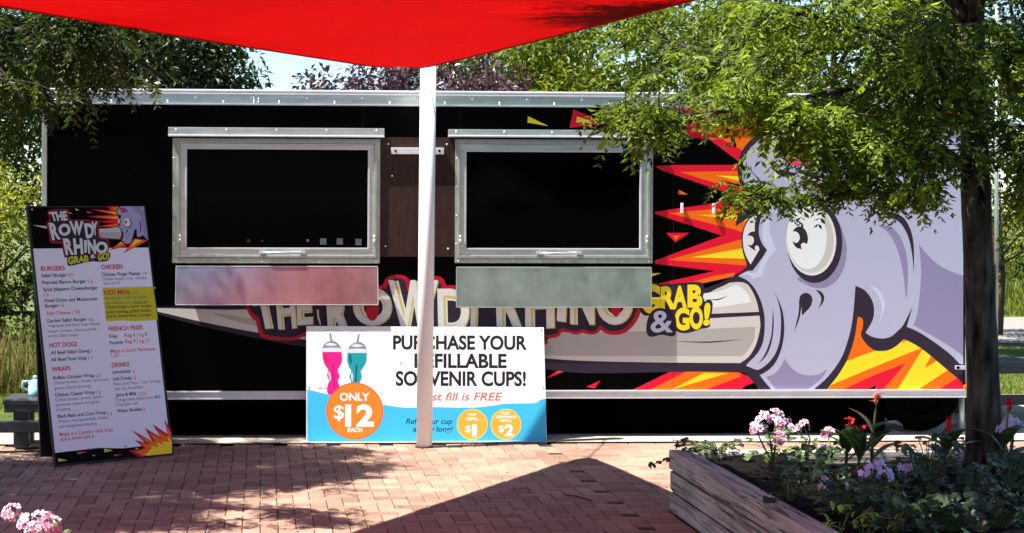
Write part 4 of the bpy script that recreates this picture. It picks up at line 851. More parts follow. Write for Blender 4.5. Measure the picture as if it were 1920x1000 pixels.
# ================================================================== FOLIAGE TOOLS
def nrm(a): return a / np.maximum(1e-9, np.linalg.norm(a, axis=-1, keepdims=True))
def quads(p, d, nvec, L_, W_, fold=0.25):
    """diamond leaves: base p, direction d, normal-ish nvec"""
    s = nrm(np.cross(d, nvec)); nn_ = nrm(np.cross(s, d)); L_ = L_[:, None]; W_ = W_[:, None]
    mid = p + d * L_ * 0.48
    return np.stack([p, mid + s * W_ * 0.5 + nn_ * W_ * fold, p + d * L_ - nn_ * L_ * 0.08, mid - s * W_ * 0.5 + nn_ * W_ * fold], 1).reshape(-1, 3)
def pinnate(base, d, side, length, npair, ll, lw):
    """compound leaves -> leaflet quads"""
    out = []; n_ = len(base)
    for j in range(npair):
        t = (j + 0.6) / npair
        pos = base + d * (length * t)[:, None] + np.array([0, 0, -1.0]) * (0.45 * length * t * t)[:, None]
        for s in (-1, 1):
            ld = nrm(0.55 * d + s * side + np.array([0, 0, -0.28 - 0.5 * t]) + rng.normal(0, 0.16, (n_, 3)))
            nv = nrm(np.cross(d, side) * 1.0 + rng.normal(0, 0.35, (n_, 3)))
            sc = (0.75 + 0.5 * math.sin(math.pi * (0.15 + 0.75 * t))) * rng.uniform(0.62, 1.22, n_)
            out.append(quads(pos, ld, nv, ll * sc, lw * sc))
    return np.concatenate(out)
def make_foliage(name, V, mt, parent, jitter=0.30):
    nf = len(V) // 4
    c = V.reshape(-1, 4, 3).mean(1)
    lo = (np.sin(c[:, 0] * 3.1 + 1.3 * np.sin(c[:, 2] * 2.3)) * np.sin(c[:, 2] * 3.7 + c[:, 1] * 2.1) + 1) / 2
    rn = np.clip(0.5 * lo + 0.25 + rng.normal(0, jitter, nf) * 0.7, 0, 1)
    return np_mesh(name, V, np.arange(nf * 4).reshape(-1, 4), [mt], rn, parent)
def twigs(paths, n_tw, tlen, spread, mb, mt, leaf_step, droop=0.5, tmin=0.2, out_bias=None, leaf_len=0.17, npair=7, ll=0.036, lw=0.014, keep=None):
    """twigs growing off limb polylines, with pinnate leaves; returns leaflet verts"""
    bs, ds, ss, ln = [], [], [], []
    cum = [(p, [0] + list(np.cumsum([(p[i + 1] - p[i]).length for i in range(len(p) - 1)]))) for p in paths]
    wts = np.array([c[1][-1] for c in cum]); wts /= wts.sum()
    for _ in range(n_tw):
        k = rng.choice(len(cum), p=wts); p, c = cum[k]; s = rng.uniform(tmin, 1.0) * c[-1]
        i = max(j for j in range(len(p)) if c[j] <= s + 1e-9); i = min(i, len(p) - 2)
        f = (s - c[i]) / max(1e-6, c[i + 1] - c[i]); o_ = p[i].lerp(p[i + 1], min(1, f)); t = (p[i + 1] - p[i]).normalized()
        d = (t * 0.7 + Vector(rng.normal(0, spread, 3)) + (Vector(out_bias) if out_bias else Vector((0, 0, 0)))).normalized()
        L__ = tlen * rng.uniform(0.5, 1.3); m_ = 6; pts = [o_]; q_ = o_.copy()
        for j in range(m_):
            d = (d + Vector((0, 0, -droop / m_)) + Vector(rng.normal(0, 0.08, 3))).normalized(); q_ = q_ + d * (L__ / m_); pts.append(q_.copy())
        if keep and not keep(pts[-1]): continue
        mb.tube(pts, [0.006 * (1 - 0.75 * j / m_) for j in range(m_ + 1)], mt, 4, False)
        nl = max(3, int(L__ / leaf_step))
        for j in range(nl):
            tt = (j + 0.7) / nl; x = tt * m_; i2 = min(m_ - 1, int(x)); pos = pts[i2].lerp(pts[i2 + 1], x - i2)
            td = (pts[i2 + 1] - pts[i2]).normalized(); up = Vector((0, 0, 1)); sd = td.cross(up)
            if sd.length < 0.05: sd = Vector((1, 0, 0))
            sd.normalize(); sgn = 1 if j % 2 else -1
            dd = (td * 0.6 + sd * sgn * 0.8 + Vector((0, 0, -0.25)) + Vector(rng.normal(0, 0.3, 3))).normalized()
            s2 = dd.cross(Vector((0, 0, 1)) + Vector(rng.normal(0, 0.35, 3))).normalized()
            bs.append(pos); ds.append(dd); ss.append(s2); ln.append(leaf_len * rng.uniform(0.6, 1.2))
    bs = np.array(bs); ds = np.array(ds); ss = np.array(ss); ln = np.array(ln)
    return pinnate(bs, ds, ss, ln, npair, np.full(len(bs), ll), np.full(len(bs), lw))
def bark_mat(name, dark, light, sc=18):
    mt, N, L, b = new_mat(name)
    tc = N.new('ShaderNodeTexCoord'); mp = N.new('ShaderNodeMapping'); mp.inputs['Scale'].default_value = (1.6, 1.6, 0.25)
    vo = N.new('ShaderNodeTexVoronoi'); vo.inputs['Scale'].default_value = sc; nz = N.new('ShaderNodeTexNoise'); nz.inputs['Scale'].default_value = sc * 0.9; nz.inputs['Detail'].default_value = 8
    L.new(tc.outputs['Object'], mp.inputs[0]); L.new(mp.outputs[0], vo.inputs['Vector']); L.new(mp.outputs[0], nz.inputs['Vector'])
    ad = N.new('ShaderNodeMath'); ad.operation = 'MULTIPLY_ADD'; ad.inputs[1].default_value = 0.16; L.new(vo.outputs['Distance'], ad.inputs[0]); L.new(nz.outputs[0], ad.inputs[2])
    rp = N.new('ShaderNodeValToRGB'); rp.color_ramp.elements[0].position = 0.4; rp.color_ramp.elements[1].position = 0.85
    rp.color_ramp.elements[0].color = tuple(dark) + (1,); rp.color_ramp.elements[1].color = tuple(light) + (1,)
    L.new(ad.outputs[0], rp.inputs[0]); L.new(rp.outputs[0], b.inputs['Base Color']); b.inputs['Roughness'].default_value = 0.9; b.inputs['Specular IOR Level'].default_value = 0.15
    bp = N.new('ShaderNodeBump'); bp.inputs['Strength'].default_value = 0.8; bp.inputs['Distance'].default_value = 0.03; L.new(ad.outputs[0], bp.inputs['Height']); L.new(bp.outputs[0], b.inputs['Normal'])
    return mt
M['bark'] = bark_mat('bark', (0.003, 0.0026, 0.0022), (0.105, 0.090, 0.075), 17)
M['bark_far'] = mat('bark_far', (0.05, 0.04, 0.03), 0.9, var=0.4, scale=8)
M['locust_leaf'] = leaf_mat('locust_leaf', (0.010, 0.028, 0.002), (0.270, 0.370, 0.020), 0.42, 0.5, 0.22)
M['locust_leaf_deep'] = leaf_mat('locust_leaf_deep', (0.012, 0.026, 0.002), (0.060, 0.090, 0.006), 0.30, 0.5, 0.2)  # darker copy of the locust leaf, crown shade painted into its colour

# ---- right-hand honey locust in the planter
tr = G(1850, 868, 0.33)
rtree = thing('locust_tree', 'feathery green locust tree growing in the timber planter', 'tree', (tr.x, tr.y, 0.3))
TY = tr.y
tp = [(1850, 875), (1846, 800), (1843, 700), (1839, 600), (1835, 500), (1831, 400), (1828, 300), (1825, 200), (1825, 100), (1828, -40), (1834, -250), (1838, -480)]
tr_r = [0.128, 0.098, 0.090, 0.085, 0.083, 0.082, 0.080, 0.072, 0.062, 0.052, 0.04, 0.02]
pts = [P(x, y, TY + 0.02 * math.sin(i)) for i, (x, y) in enumerate(tp)]; pts[0].z = 0.27
fine = []; fr = []
for i in range(len(pts) - 1):
    for k in range(4): fine.append(pts[i].lerp(pts[i + 1], k / 4)); fr.append((tr_r[i] + (tr_r[i + 1] - tr_r[i]) * k / 4) * rng.uniform(0.965, 1.035))
fine.append(pts[-1]); fr.append(tr_r[-1])
b = MB(); b.tube(fine, fr, 'bark', 18); b.build('trunk', rtree)
def limb(L_, dy0, dy1): return [P(x, y, TY + dy0 + (dy1 - dy0) * i / (len(L_) - 1)) for i, (x, y) in enumerate(L_)]
limbs = [
 (limb([(1822, 318), (1780, 290), (1740, 272), (1680, 262), (1600, 250), (1540, 222), (1480, 215)], 0, -0.7), 0.034),
 (limb([(1826, 205), (1780, 178), (1735, 165), (1700, 120), (1676, 70), (1630, 58), (1560, 40), (1450, 15)], 0, -0.5), 0.042),
 (limb([(1780, 178), (1700, 170), (1600, 165), (1500, 185), (1400, 205), (1300, 215), (1200, 232), (1150, 250)], 0.0, -0.9), 0.022),
 (limb([(1740, 272), (1690, 310), (1640, 345), (1560, 372), (1490, 378), (1430, 372), (1400, 378)], -0.2, -0.9), 0.016),
 (limb([(1676, 70), (1600, 90), (1500, 95), (1400, 110), (1300, 90), (1230, 72)], -0.2, 0.5), 0.018),
 (limb([(1828, 150), (1860, 120), (1900, 100), (1960, 80), (2050, 60)], 0, 0.3), 0.03),
 (limb([(1826, 260), (1870, 232), (1930, 240), (2010, 290)], 0, -0.4), 0.026),
 (limb([(1828, 60), (1780, 10), (1700, -40), (1600, -80), (1450, -120), (1350, -110)], 0, 0.4), 0.034),
 (limb([(1828, 20), (1880, -60), (1960, -120), (2080, -160)], 0, -0.3), 0.03),
 (limb([(1832, -160), (1900, -260), (2000, -330)], 0, 0.4), 0.026),
 (limb([(1826, 330), (1795, 330), (1760, 345), (1720, 365), (1690, 372)], 0, -0.5), 0.014),
 (limb([(1826, 200), (1800, 150), (1760, 100), (1730, 30)], 0, -0.9), 0.022),
 (limb([(1826, 240), (1790, 230), (1700, 215), (1600, 205), (1500, 150), (1420, 140)], 0, 0.8), 0.020),
]
for e_ in ((1.1, 6.9, 4.2), (1.9, 6.3, 4.2), (1.5, 7.4, 4.1), (2.5, 6.6, 4.4), (2.0, 7.0, 4.5), (3.0, 6.9, 4.3)):  # unseen limbs above the frame, added to shade the planter
    st_ = pts[8].lerp(pts[9], random.random()); e_ = Vector(e_)
    limbs.append(([st_, st_.lerp(e_, 0.35) + Vector((0, 0, 0.3)), st_.lerp(e_, 0.7) + Vector((0, 0, 0.25)), e_], 0.03))
for p, r0 in limbs:
    b = MB(); b.tube(p, [r0 * (1 - 0.8 * i / (len(p) - 1)) for i in range(len(p))], 'bark', 7); b.build('branch', rtree)
mb = MB()
zlow = P(1600, 352, TY).z
def proj(q):
    d = q - CAM; zc = d.dot(cF); return PPX + FPX * d.dot(rR) / zc, PPY - FPX * d.dot(rU) / zc
def gap(q): return math.sin(q.x * 4.3 + 1.7 * math.sin(q.z * 3.1)) * math.sin(q.z * 6.1 + 1.1 * q.x + q.y * 1.3) > -0.22
def keep_r(q): return gap(q) and proj(q)[0] > 1120 and q.z > zlow + 0.18 * max(0.0, (3.35 - q.x)) - (0.10 if q.x > 2.5 and q.x < 3.5 else 0.0)
lp = [p for p, r in limbs]
V5 = twigs([lp[5], lp[6], lp[8], lp[9]], 150, 0.42, 0.6, mb, 'bark', 0.05, 0.5, 0.1, None, 0.17, 6, 0.046, 0.019)
V1 = twigs(lp[:-6], 600, 0.40, 0.55, mb, 'bark', 0.050, 0.35, 0.18, None, 0.17, 6, 0.046, 0.019, keep_r)
V2 = twigs([lp[2], lp[2], lp[0], lp[10]], 190, 0.28, 0.5, mb, 'bark', 0.045, 0.5, 0.35, (-0.1, 0, 0.0), 0.16, 6, 0.046, 0.019, keep_r)
V4 = twigs([lp[3]], 40, 0.20, 0.5, mb, 'bark', 0.045, 0.2, 0.35, (0, 0, 0.25), 0.13, 6, 0.042, 0.017, lambda q: proj(q)[1] < 378)
V_shade = twigs(lp[-6:], 1100, 0.6, 0.8, mb, 'bark', 0.06, 0.3, 0.45, None, 0.19, 5, 0.065, 0.028, lambda q: q.z > 3.1 and q.y < 7.75)  # leaves on the added limbs, kept where they shade the bed
mb.build('twig', rtree)
make_foliage('crown', np.concatenate([V1, V2, V_shade, V4, V5]), 'locust_leaf', rtree)

# ---- left-hand locust: trunk outside the picture, crown overhead
lx0, ly0 = -4.6, 9.6
ltree = thing('locust_tree', 'shaded locust tree hanging its dark leaves over the trailer end at left', 'tree', (lx0, ly0, 0))
b = MB(); b.tube([(lx0, ly0, -0.02), (lx0 + 0.05, ly0, 0.8), (lx0 + 0.0, ly0, 1.8), (lx0 + 0.1, ly0, 3.0), (lx0 + 0.2, ly0, 4.5), (lx0 + 0.2, ly0 + 0.1, 6.2)], [0.2, 0.15, 0.14, 0.12, 0.08, 0.02], 'bark', 14); b.build('trunk', ltree)
V_ = Vector
ll_ = [([V_((lx0, ly0, 2.1)), V_((-3.8, 9.6, 2.5)), V_((-3.0, 9.5, 2.75)), V_((-2.2, 9.4, 2.80)), P(60, 60, 9.3), P(150, 110, 9.2), P(240, 150, 9.2)], 0.05),
       ([V_((lx0, ly0, 2.3)), V_((-3.6, 10.0, 2.9)), V_((-2.6, 10.2, 3.1)), V_((-1.9, 10.3, 3.0)), P(150, 60, 10.3), P(260, 110, 10.2), P(310, 150, 10.2)], 0.045),
       ([V_((lx0, ly0, 1.9)), V_((-3.7, 9.2, 2.2)), V_((-2.8, 9.0, 2.5)), P(-120, 60, 8.9), P(-30, 100, 8.9), P(40, 180, 8.8), P(70, 205, 8.8)], 0.04),
       ([V_((lx0 + 0.1, ly0, 2.9)), V_((-3.4, 9.8, 3.8)), V_((-2.3, 10.1, 4.4)), V_((-1.3, 10.2, 4.6))], 0.05),
       ([V_((lx0 + 0.1, ly0, 3.2)), V_((-3.7, 10.6, 4.2)), V_((-2.6, 11.2, 4.7)), V_((-1.5, 11.3, 4.7))], 0.045),
       ([V_((lx0 + 0.1, ly0, 3.2)), V_((-3.7, 9.0, 4.2)), V_((-2.7, 8.7, 4.8)), V_((-1.9, 8.9, 5.0))], 0.045),
       ([V_((lx0 + 0.2, ly0, 4.2)), V_((-3.6, 10.0, 5.3)), V_((-2.6, 10.3, 5.9)), V_((-1.8, 10.4, 6.1))], 0.035),
       ([V_((lx0 + 0.2, ly0, 4.4)), V_((-4.0, 9.2, 5.6)), V_((-3.2, 8.9, 6.2))], 0.035),
       ([V_((lx0, ly0, 3.0)), V_((-5.6, 9.3, 3.9)), V_((-6.6, 9.2, 4.3))], 0.04),
       ([V_((lx0 + 0.2, ly0, 3.8)), V_((-3.5, 10.9, 4.9)), V_((-2.4, 11.6, 5.5))], 0.035),
       ([V_((lx0, ly0, 2.6)), V_((-3.9, 9.9, 3.0)), V_((-3.1, 10.4, 3.2)), V_((-2.4, 10.9, 3.1)), P(20, 120, 10.8), P(90, 150, 10.8)], 0.035),
       ([P(60, 60, 9.3), P(110, 20, 9.1), P(140, 12, 9.0), P(150, 8, 8.9)], 0.012),
       ([V_((lx0, ly0, 2.8)), V_((-4.2, 8.7, 3.5)), V_((-3.6, 8.0, 3.9)), V_((-3.1, 7.6, 4.0))], 0.035),
       ([V_((lx0, ly0, 3.0)), V_((-4.0, 8.9, 3.9)), V_((-3.1, 8.6, 4.3)), V_((-2.4, 8.5, 4.4))], 0.035),
       ([V_((lx0, ly0, 2.9)), V_((-3.8, 10.4, 3.6)), V_((-2.9, 11.0, 3.9)), V_((-2.0, 11.3, 4.0))], 0.035)]
for p, r0 in ll_:
    b = MB(); b.tube(p, [r0 * (1 - 0.8 * i / (len(p) - 1)) for i in range(len(p))], 'bark', 7); b.build('branch', ltree)
def keep_l(q):
    xs, ys = q.x - SUN_TRAVEL.x / SUN_TRAVEL.z * q.z, q.y - SUN_TRAVEL.y / SUN_TRAVEL.z * q.z
    if math.sin(xs * 7.1 + 1.3 * math.sin(ys * 8)) * math.sin(ys * 9.3 + 2 * xs) < -0.30: return False
    return xs < 1.1 - 0.74 * max(0.0, 11.4 - ys) - 0.55 * max(0.0, ys - 11.4)
def keep_h(q):
    x, y = proj(q); return x < 320 and y < (225 if x < 170 else 165 if x > 200 else 195)
mb = MB(); lp = [p for p, r in ll_]
V1 = twigs(lp[3:10] + lp[12:], 1250, 0.75, 0.8, mb, 'bark', 0.055, 0.5, 0.25, None, 0.20, 5, 0.066, 0.028, keep_l)
V2 = twigs([lp[0], lp[1], lp[2], lp[10], lp[11]], 330, 0.36, 0.5, mb, 'bark', 0.038, 0.8, 0.38, (0.05, 0, -0.1), 0.16, 6, 0.042, 0.017, keep_h)
mb.build('twig', ltree)
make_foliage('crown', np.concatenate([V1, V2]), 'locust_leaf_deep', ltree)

# ---- trees behind the trailer
def crown_leaves(c, r, n_cl, n_lf, cl_r, ll, lw, low=-0.6):
    u = nrm(rng.normal(0, 1, (n_cl, 3))); rad = rng.uniform(0.35, 1.0, n_cl) ** 0.5
    u = u[u[:, 2] > low]; rad = rad[:len(u)]
    ce = np.array(c) + u * rad[:, None] * np.array(r) * rng.uniform(0.85, 1.12, (len(u), 1))
    ce = np.repeat(ce, n_lf, 0); N_ = len(ce)
    off = nrm(rng.normal(0, 1, (N_, 3))) * (rng.uniform(0, 1, N_) ** 0.45)[:, None] * cl_r * rng.uniform(0.6, 1.2, (N_, 1))
    off[:, 2] *= 0.75
    d = nrm(nrm(off) * 0.8 + np.array([0, 0, -0.35]) + rng.normal(0, 0.55, (N_, 3)))
    nv = nrm(np.array([0, 0, 1.0]) + rng.normal(0, 0.6, (N_, 3)))
    s = rng.uniform(0.65, 1.2, N_)
    return quads(ce + off, d, nv, ll * s, lw * s, 0.18)
def bg_tree(name, label, c, r, base, mt, n_cl, n_lf, cl_r, ll, lw, cat='tree', group=None, trunk=0.1, extra=None):
    t = thing(name, label, cat, (base[0], base[1], 0), group)
    b = MB(); top = Vector((c[0], c[1], c[2] + r[2] * 0.55)); bs = Vector((base[0], base[1], -0.04))
    b.tube([bs, bs.lerp(top, 0.4) + Vector((0.05, 0, 0)), bs.lerp(top, 0.75), top], [trunk, trunk * 0.75, trunk * 0.45, trunk * 0.12], 'bark_far', 8); b.build('trunk', t)
    for k in range(7):
        w = k * 2.4 + random.random(); st = bs.lerp(top, random.uniform(0.35, 0.75)); e = Vector((c[0] + math.cos(w) * r[0] * 0.8, c[1] + math.sin(w) * r[1] * 0.8, c[2] + random.uniform(-0.2, 0.6) * r[2]))
        b = MB(); b.tube([st, st.lerp(e, 0.5) + Vector((0, 0, 0.12)), e], [trunk * 0.4, trunk * 0.22, trunk * 0.06], 'bark_far', 6); b.build('branch', t)
    V = crown_leaves(c, r, n_cl, n_lf, cl_r, ll, lw)
    if extra is not None: V = np.concatenate([V, extra])
    make_foliage('crown', V, mt, t)
    return t
M['leaf_mid'] = leaf_mat('leaf_mid', (0.014, 0.030, 0.003), (0.095, 0.135, 0.012), 0.3, 0.45, 0.25)
M['leaf_dark'] = leaf_mat('leaf_dark', (0.008, 0.014, 0.003), (0.042, 0.058, 0.010), 0.18, 0.4, 0.35)
M['leaf_bright'] = leaf_mat('leaf_bright', (0.040, 0.072, 0.004), (0.20, 0.24, 0.014), 0.38, 0.45, 0.25)
M['leaf_plum'] = leaf_mat('leaf_plum', (0.020, 0.007, 0.011), (0.150, 0.070, 0.085), 0.2, 0.33, 0.7)
M['leaf_lime'] = leaf_mat('leaf_lime', (0.10, 0.13, 0.008), (0.34, 0.36, 0.035), 0.4, 0.5)
g_ = 'trees behind the trailer'
bg_tree('broadleaf_tree', 'dark glossy broadleaf tree behind the left half of the trailer roof', (-1.15, 17.8, 2.8), (0.95, 1.0, 1.6), (-1.15, 17.8), 'leaf_dark', 200, 80, 0.30, 0.10, 0.045, group=g_)
bg_tree('broadleaf_tree', 'leafy green tree rising behind the far left end of the trailer', (-1.9, 18.6, 2.9), (1.9, 1.5, 2.2), (-1.9, 18.6), 'leaf_mid', 300, 80, 0.32, 0.10, 0.045, group=g_)
bg_tree('broadleaf_tree', 'shady green tree further back at the left edge', (-4.6, 21.5, 3.0), (2.3, 1.8, 2.8), (-4.6, 21.5), 'leaf_dark', 200, 75, 0.38, 0.12, 0.05, group=g_)
bg_tree('plum_tree', 'purple leaved plum tree showing above the roof left of the post', (1.15, 17.2, 2.55), (0.95, 0.8, 0.88), (1.15, 17.2), 'leaf_plum', 120, 60, 0.20, 0.085, 0.042, group=g_, trunk=0.06)
bg_tree('plum_tree', 'purple leaved plum tree showing above the roof right of the post', (2.25, 17.3, 2.50), (0.72, 0.8, 0.92), (2.25, 17.3), 'leaf_plum', 100, 60, 0.20, 0.085, 0.042, group=g_, trunk=0.06)
bg_tree('broadleaf_tree', 'sunny bright green tree behind the trailer roof right of centre', (4.25, 18.2, 2.85), (1.95, 1.4, 1.75), (4.25, 18.2), 'leaf_bright', 330, 80, 0.32, 0.095, 0.042, group=g_)
bg_tree('broadleaf_tree', 'tall green tree behind the right end of the trailer', (7.0, 19.6, 3.4), (1.9, 1.5, 2.3), (7.0, 19.6), 'leaf_mid', 300, 75, 0.34, 0.10, 0.045, group=g_)
bg_tree('broadleaf_tree', 'dark green tree beyond the ladder at the right edge', (9.9, 21.2, 3.7), (1.8, 1.5, 2.2), (10.9, 21.4), 'leaf_dark', 260, 75, 0.36, 0.11, 0.05, group=g_)
bg_tree('leafy_shrub', 'yellow green sunlit shrub left of the trailer end', (-2.75, 17.2, 1.35), (0.75, 0.6, 1.0), (-2.75, 17.2), 'leaf_lime', 100, 70, 0.22, 0.07, 0.030, 'shrub', trunk=0.04)
bg_tree('leafy_shrub', 'deep green shrub below the sunlit one beside the lawn', (-2.45, 16.8, 0.72), (0.8, 0.5, 0.68), (-2.45, 16.8), 'leaf_mid', 100, 65, 0.20, 0.07, 0.030, 'shrub', trunk=0.03)

bg_tree('leafy_shrub', 'rounded green shrub beyond the lawn at the right edge', (10.9, 23.5, 1.5), (1.3, 0.9, 1.2), (10.9, 23.5), 'leaf_mid', 90, 70, 0.28, 0.09, 0.04, 'shrub', trunk=0.05)
bg_tree('leafy_shrub', 'wide pale green hedge shrub across the road at the right edge', (13.6, 29.6, 1.2), (2.3, 0.9, 1.1), (13.6, 29.6), 'leaf_lime', 110, 70, 0.35, 0.12, 0.05, 'shrub', trunk=0.05)
bg_tree('broadleaf_tree', 'far green tree showing between the plum and the bright tree', (3.6, 24.0, 2.8), (2.2, 1.4, 2.0), (3.6, 24.0), 'leaf_mid', 220, 70, 0.38, 0.12, 0.055, group=g_)
# ---- grasses
def blades(x0, x1, y0, y1, n_, h, w, zf=lambda x, y: -0.03, lean=0.35):
    x = rng.uniform(x0, x1, n_); y = rng.uniform(y0, y1, n_); z = np.array([zf(a, c) for a, c in zip(x, y)])
    p = np.stack([x, y, z], 1); hh = h * rng.uniform(0.5, 1.2, n_); a = rng.uniform(0, 2 * np.pi, n_)
    s = np.stack([np.cos(a), np.sin(a), 0 * a], 1) * w; tip = p + np.stack([rng.normal(0, lean, n_) * hh, rng.normal(0, lean, n_) * hh, hh], 1)
    mid = (p + tip) / 2 + np.array([0, 0, 0.08]) * hh[:, None]
    return np.stack([p - s, p + s, mid + s * 0.7, mid - s * 0.7], 1).reshape(-1, 3), np.stack([mid - s * 0.7, mid + s * 0.7, tip, tip], 1).reshape(-1, 3)
def grass(name, spec, mt, parent=None):
    vv = []
    for a in spec: vv += list(blades(*a[0], **a[1]))
    V = np.concatenate(vv); V[3::4] += 1e-5
    return make_foliage(name, V, mt, parent)
M['lawn_blade'] = leaf_mat('lawn_blade', (0.06, 0.09, 0.01), (0.24, 0.27, 0.045), 0.35, 0.6, 0.2)
M['meadow_blade'] = leaf_mat('meadow_blade', (0.07, 0.10, 0.012), (0.24, 0.28, 0.04), 0.3, 0.6, 0.2)
M['dry_blade'] = leaf_mat('dry_blade', (0.07, 0.085, 0.015), (0.40, 0.31, 0.12), 0.25, 0.7, 0.1)
kind(grass('lawn_grass', [((-4.2, -1.2, 14.6, 17.6, 9000, 0.06, 0.004), {}), ((5.4, 9.0, 15.0, 21.8, 12000, 0.06, 0.005), {})], 'lawn_blade'), 'stuff')
def hz(x, y):
    j = max(0, (y - 28) / 2.2); i = (x + 20) / 3.2
    return -0.02 + j ** 1.25 * 0.075 * (0.6 + 0.4 * math.sin(i * 0.5)) - 0.08
kind(grass('meadow_grass', [((9.5, 22, 28.5, 46, 14000, 0.7, 0.012), {'zf': hz}), ((9.5, 16, 27.7, 29.5, 2500, 0.45, 0.010), {'zf': hz})], 'meadow_blade'), 'stuff')
tg = thing('dry_grass_clump', 'straw coloured dry grass clump behind the menu board', 'grass clump', (-2.25, 16.0, 0))
grass('blades', [((-2.7, -1.8, 15.7, 16.3, 480, 0.70, 0.006), {'lean': 0.25})], 'dry_blade', tg)

# ================================================================== FLOWERS AND PLANTS IN THE BED
M['stem'] = mat('stem', (0.06, 0.09, 0.02), 0.6)
M['bloom_leaf'] = leaf_mat('bloom_leaf', (0.03, 0.06, 0.010), (0.12, 0.19, 0.035), 0.3, 0.5)
M['canna_leaf'] = leaf_mat('canna_leaf', (0.020, 0.045, 0.012), (0.07, 0.12, 0.03), 0.25, 0.35, 0.6)
M['ivy_leaf'] = leaf_mat('ivy_leaf', (0.010, 0.022, 0.008), (0.04, 0.075, 0.02), 0.15, 0.4, 0.5)
M['seedling_leaf'] = leaf_mat('seedling_leaf', (0.16, 0.26, 0.03), (0.36, 0.46, 0.08), 0.4, 0.5)
M['petal_pink'] = mat('petal_pink', (0.52, 0.17, 0.30), 0.6, spec=0.2); M['petal_white'] = mat('petal_white', (0.60, 0.48, 0.56), 0.6, spec=0.2)
M['petal_dark'] = mat('petal_dark', (0.22, 0.012, 0.05), 0.6, spec=0.2); M['petal_lilac'] = mat('petal_lilac', (0.55, 0.42, 0.74), 0.6, spec=0.2)
M['petal_red'] = mat('petal_red', (0.60, 0.012, 0.012), 0.5, spec=0.3); M['petal_orange'] = mat('petal_orange', (0.62, 0.12, 0.04), 0.5)
M['petal_rose'] = mat('petal_rose', (0.62, 0.09, 0.16), 0.55)
def disc_leaf(mb, c, d, up, r, mt, lobes=5):
    """round scalloped leaf"""
    d = Vector(d).normalized(); s = d.cross(Vector(up)).normalized(); u = s.cross(d); c = Vector(c); vs = [c]; n_ = lobes * 4
    for k in range(n_ + 1):
        w = math.pi * 2 * (0.06 + 0.88 * k / n_) + math.pi; rr = r * (0.86 + 0.14 * abs(math.cos(lobes * w / 2)))
        vs.append(c + d * r * 0.15 - (d * math.cos(w + math.pi) - s * math.sin(w + math.pi)) * rr * -1 + u * (0.18 * r * math.cos(3 * w)))
    mb.add(vs, [[0, k, k + 1] for k in range(1, n_ + 1)], mt, True)
def blade_leaf(mb, base, tip, width, mt, up=(0, 0, 1), sag=0.15, n_=8):
    base, tip = Vector(base), Vector(tip); ax = tip - base; s = ax.cross(Vector(up))
    if s.length < 1e-4: s = Vector((1, 0, 0))
    s.normalize(); un = s.cross(ax).normalized(); vs = []; L_ = ax.length
    for k in range(n_ + 1):
        t = k / n_; w = width * math.sin(math.pi * min(1, t * 0.93 + 0.07)) ** 0.8; c = base + ax * t + un * (sag * L_ * math.sin(math.pi * t * 0.9))
        vs += [c - s * w + un * w * 0.25, c, c + s * w + un * w * 0.25]
    fs = []
    for k in range(n_):
        for q_ in (0, 1): fs.append([k * 3 + q_, k * 3 + q_ + 1, (k + 1) * 3 + q_ + 1, (k + 1) * 3 + q_])
    mb.add(vs, fs, mt, True)
def setrnd(o):
    me = o.data; a = me.attributes.new('rnd', 'FLOAT', 'FACE'); k = np.repeat(rng.random(len(me.polygons) // 6 + 1), 6)[:len(me.polygons)]
    a.data.foreach_set('value', k.astype(np.float32)); return o
def blossom(mb, c, face, r, outer, inner):
    face = Vector(face).normalized(); a = face.orthogonal().normalized(); b_ = face.cross(a); w0 = random.random() * 6
    for k in range(5):
        w = w0 + 2 * math.pi * k / 5; d = a * math.cos(w) + b_ * math.sin(w); s = face.cross(d)
        m_ = inner if k < 2 else outer
        rr = r * random.uniform(0.85, 1.12); cup_ = random.uniform(0.05, 0.35)
        p0 = Vector(c); vs = [p0, p0 + d * rr * 0.5 + s * rr * 0.32 + face * rr * 0.1, p0 + d * rr * 0.95 + s * rr * 0.38 + face * rr * cup_, p0 + d * rr * 1.05 + face * rr * (cup_ - 0.1), p0 + d * rr * 0.95 - s * rr * 0.38 + face * rr * cup_, p0 + d * rr * 0.5 - s * rr * 0.32 + face * rr * 0.1]
        mb.add(vs, [[0, 1, 2, 3], [0, 3, 4, 5]], outer, True)
        q_ = p0 + face * 0.0015; vs = [q_, q_ + d * rr * 0.42 + s * rr * 0.20 + face * rr * 0.09, q_ + d * rr * 0.66 + face * rr * 0.12, q_ + d * rr * 0.42 - s * rr * 0.20 + face * rr * 0.09]
        if k < 3: mb.add(vs, [[0, 1, 2, 3]], inner, True)
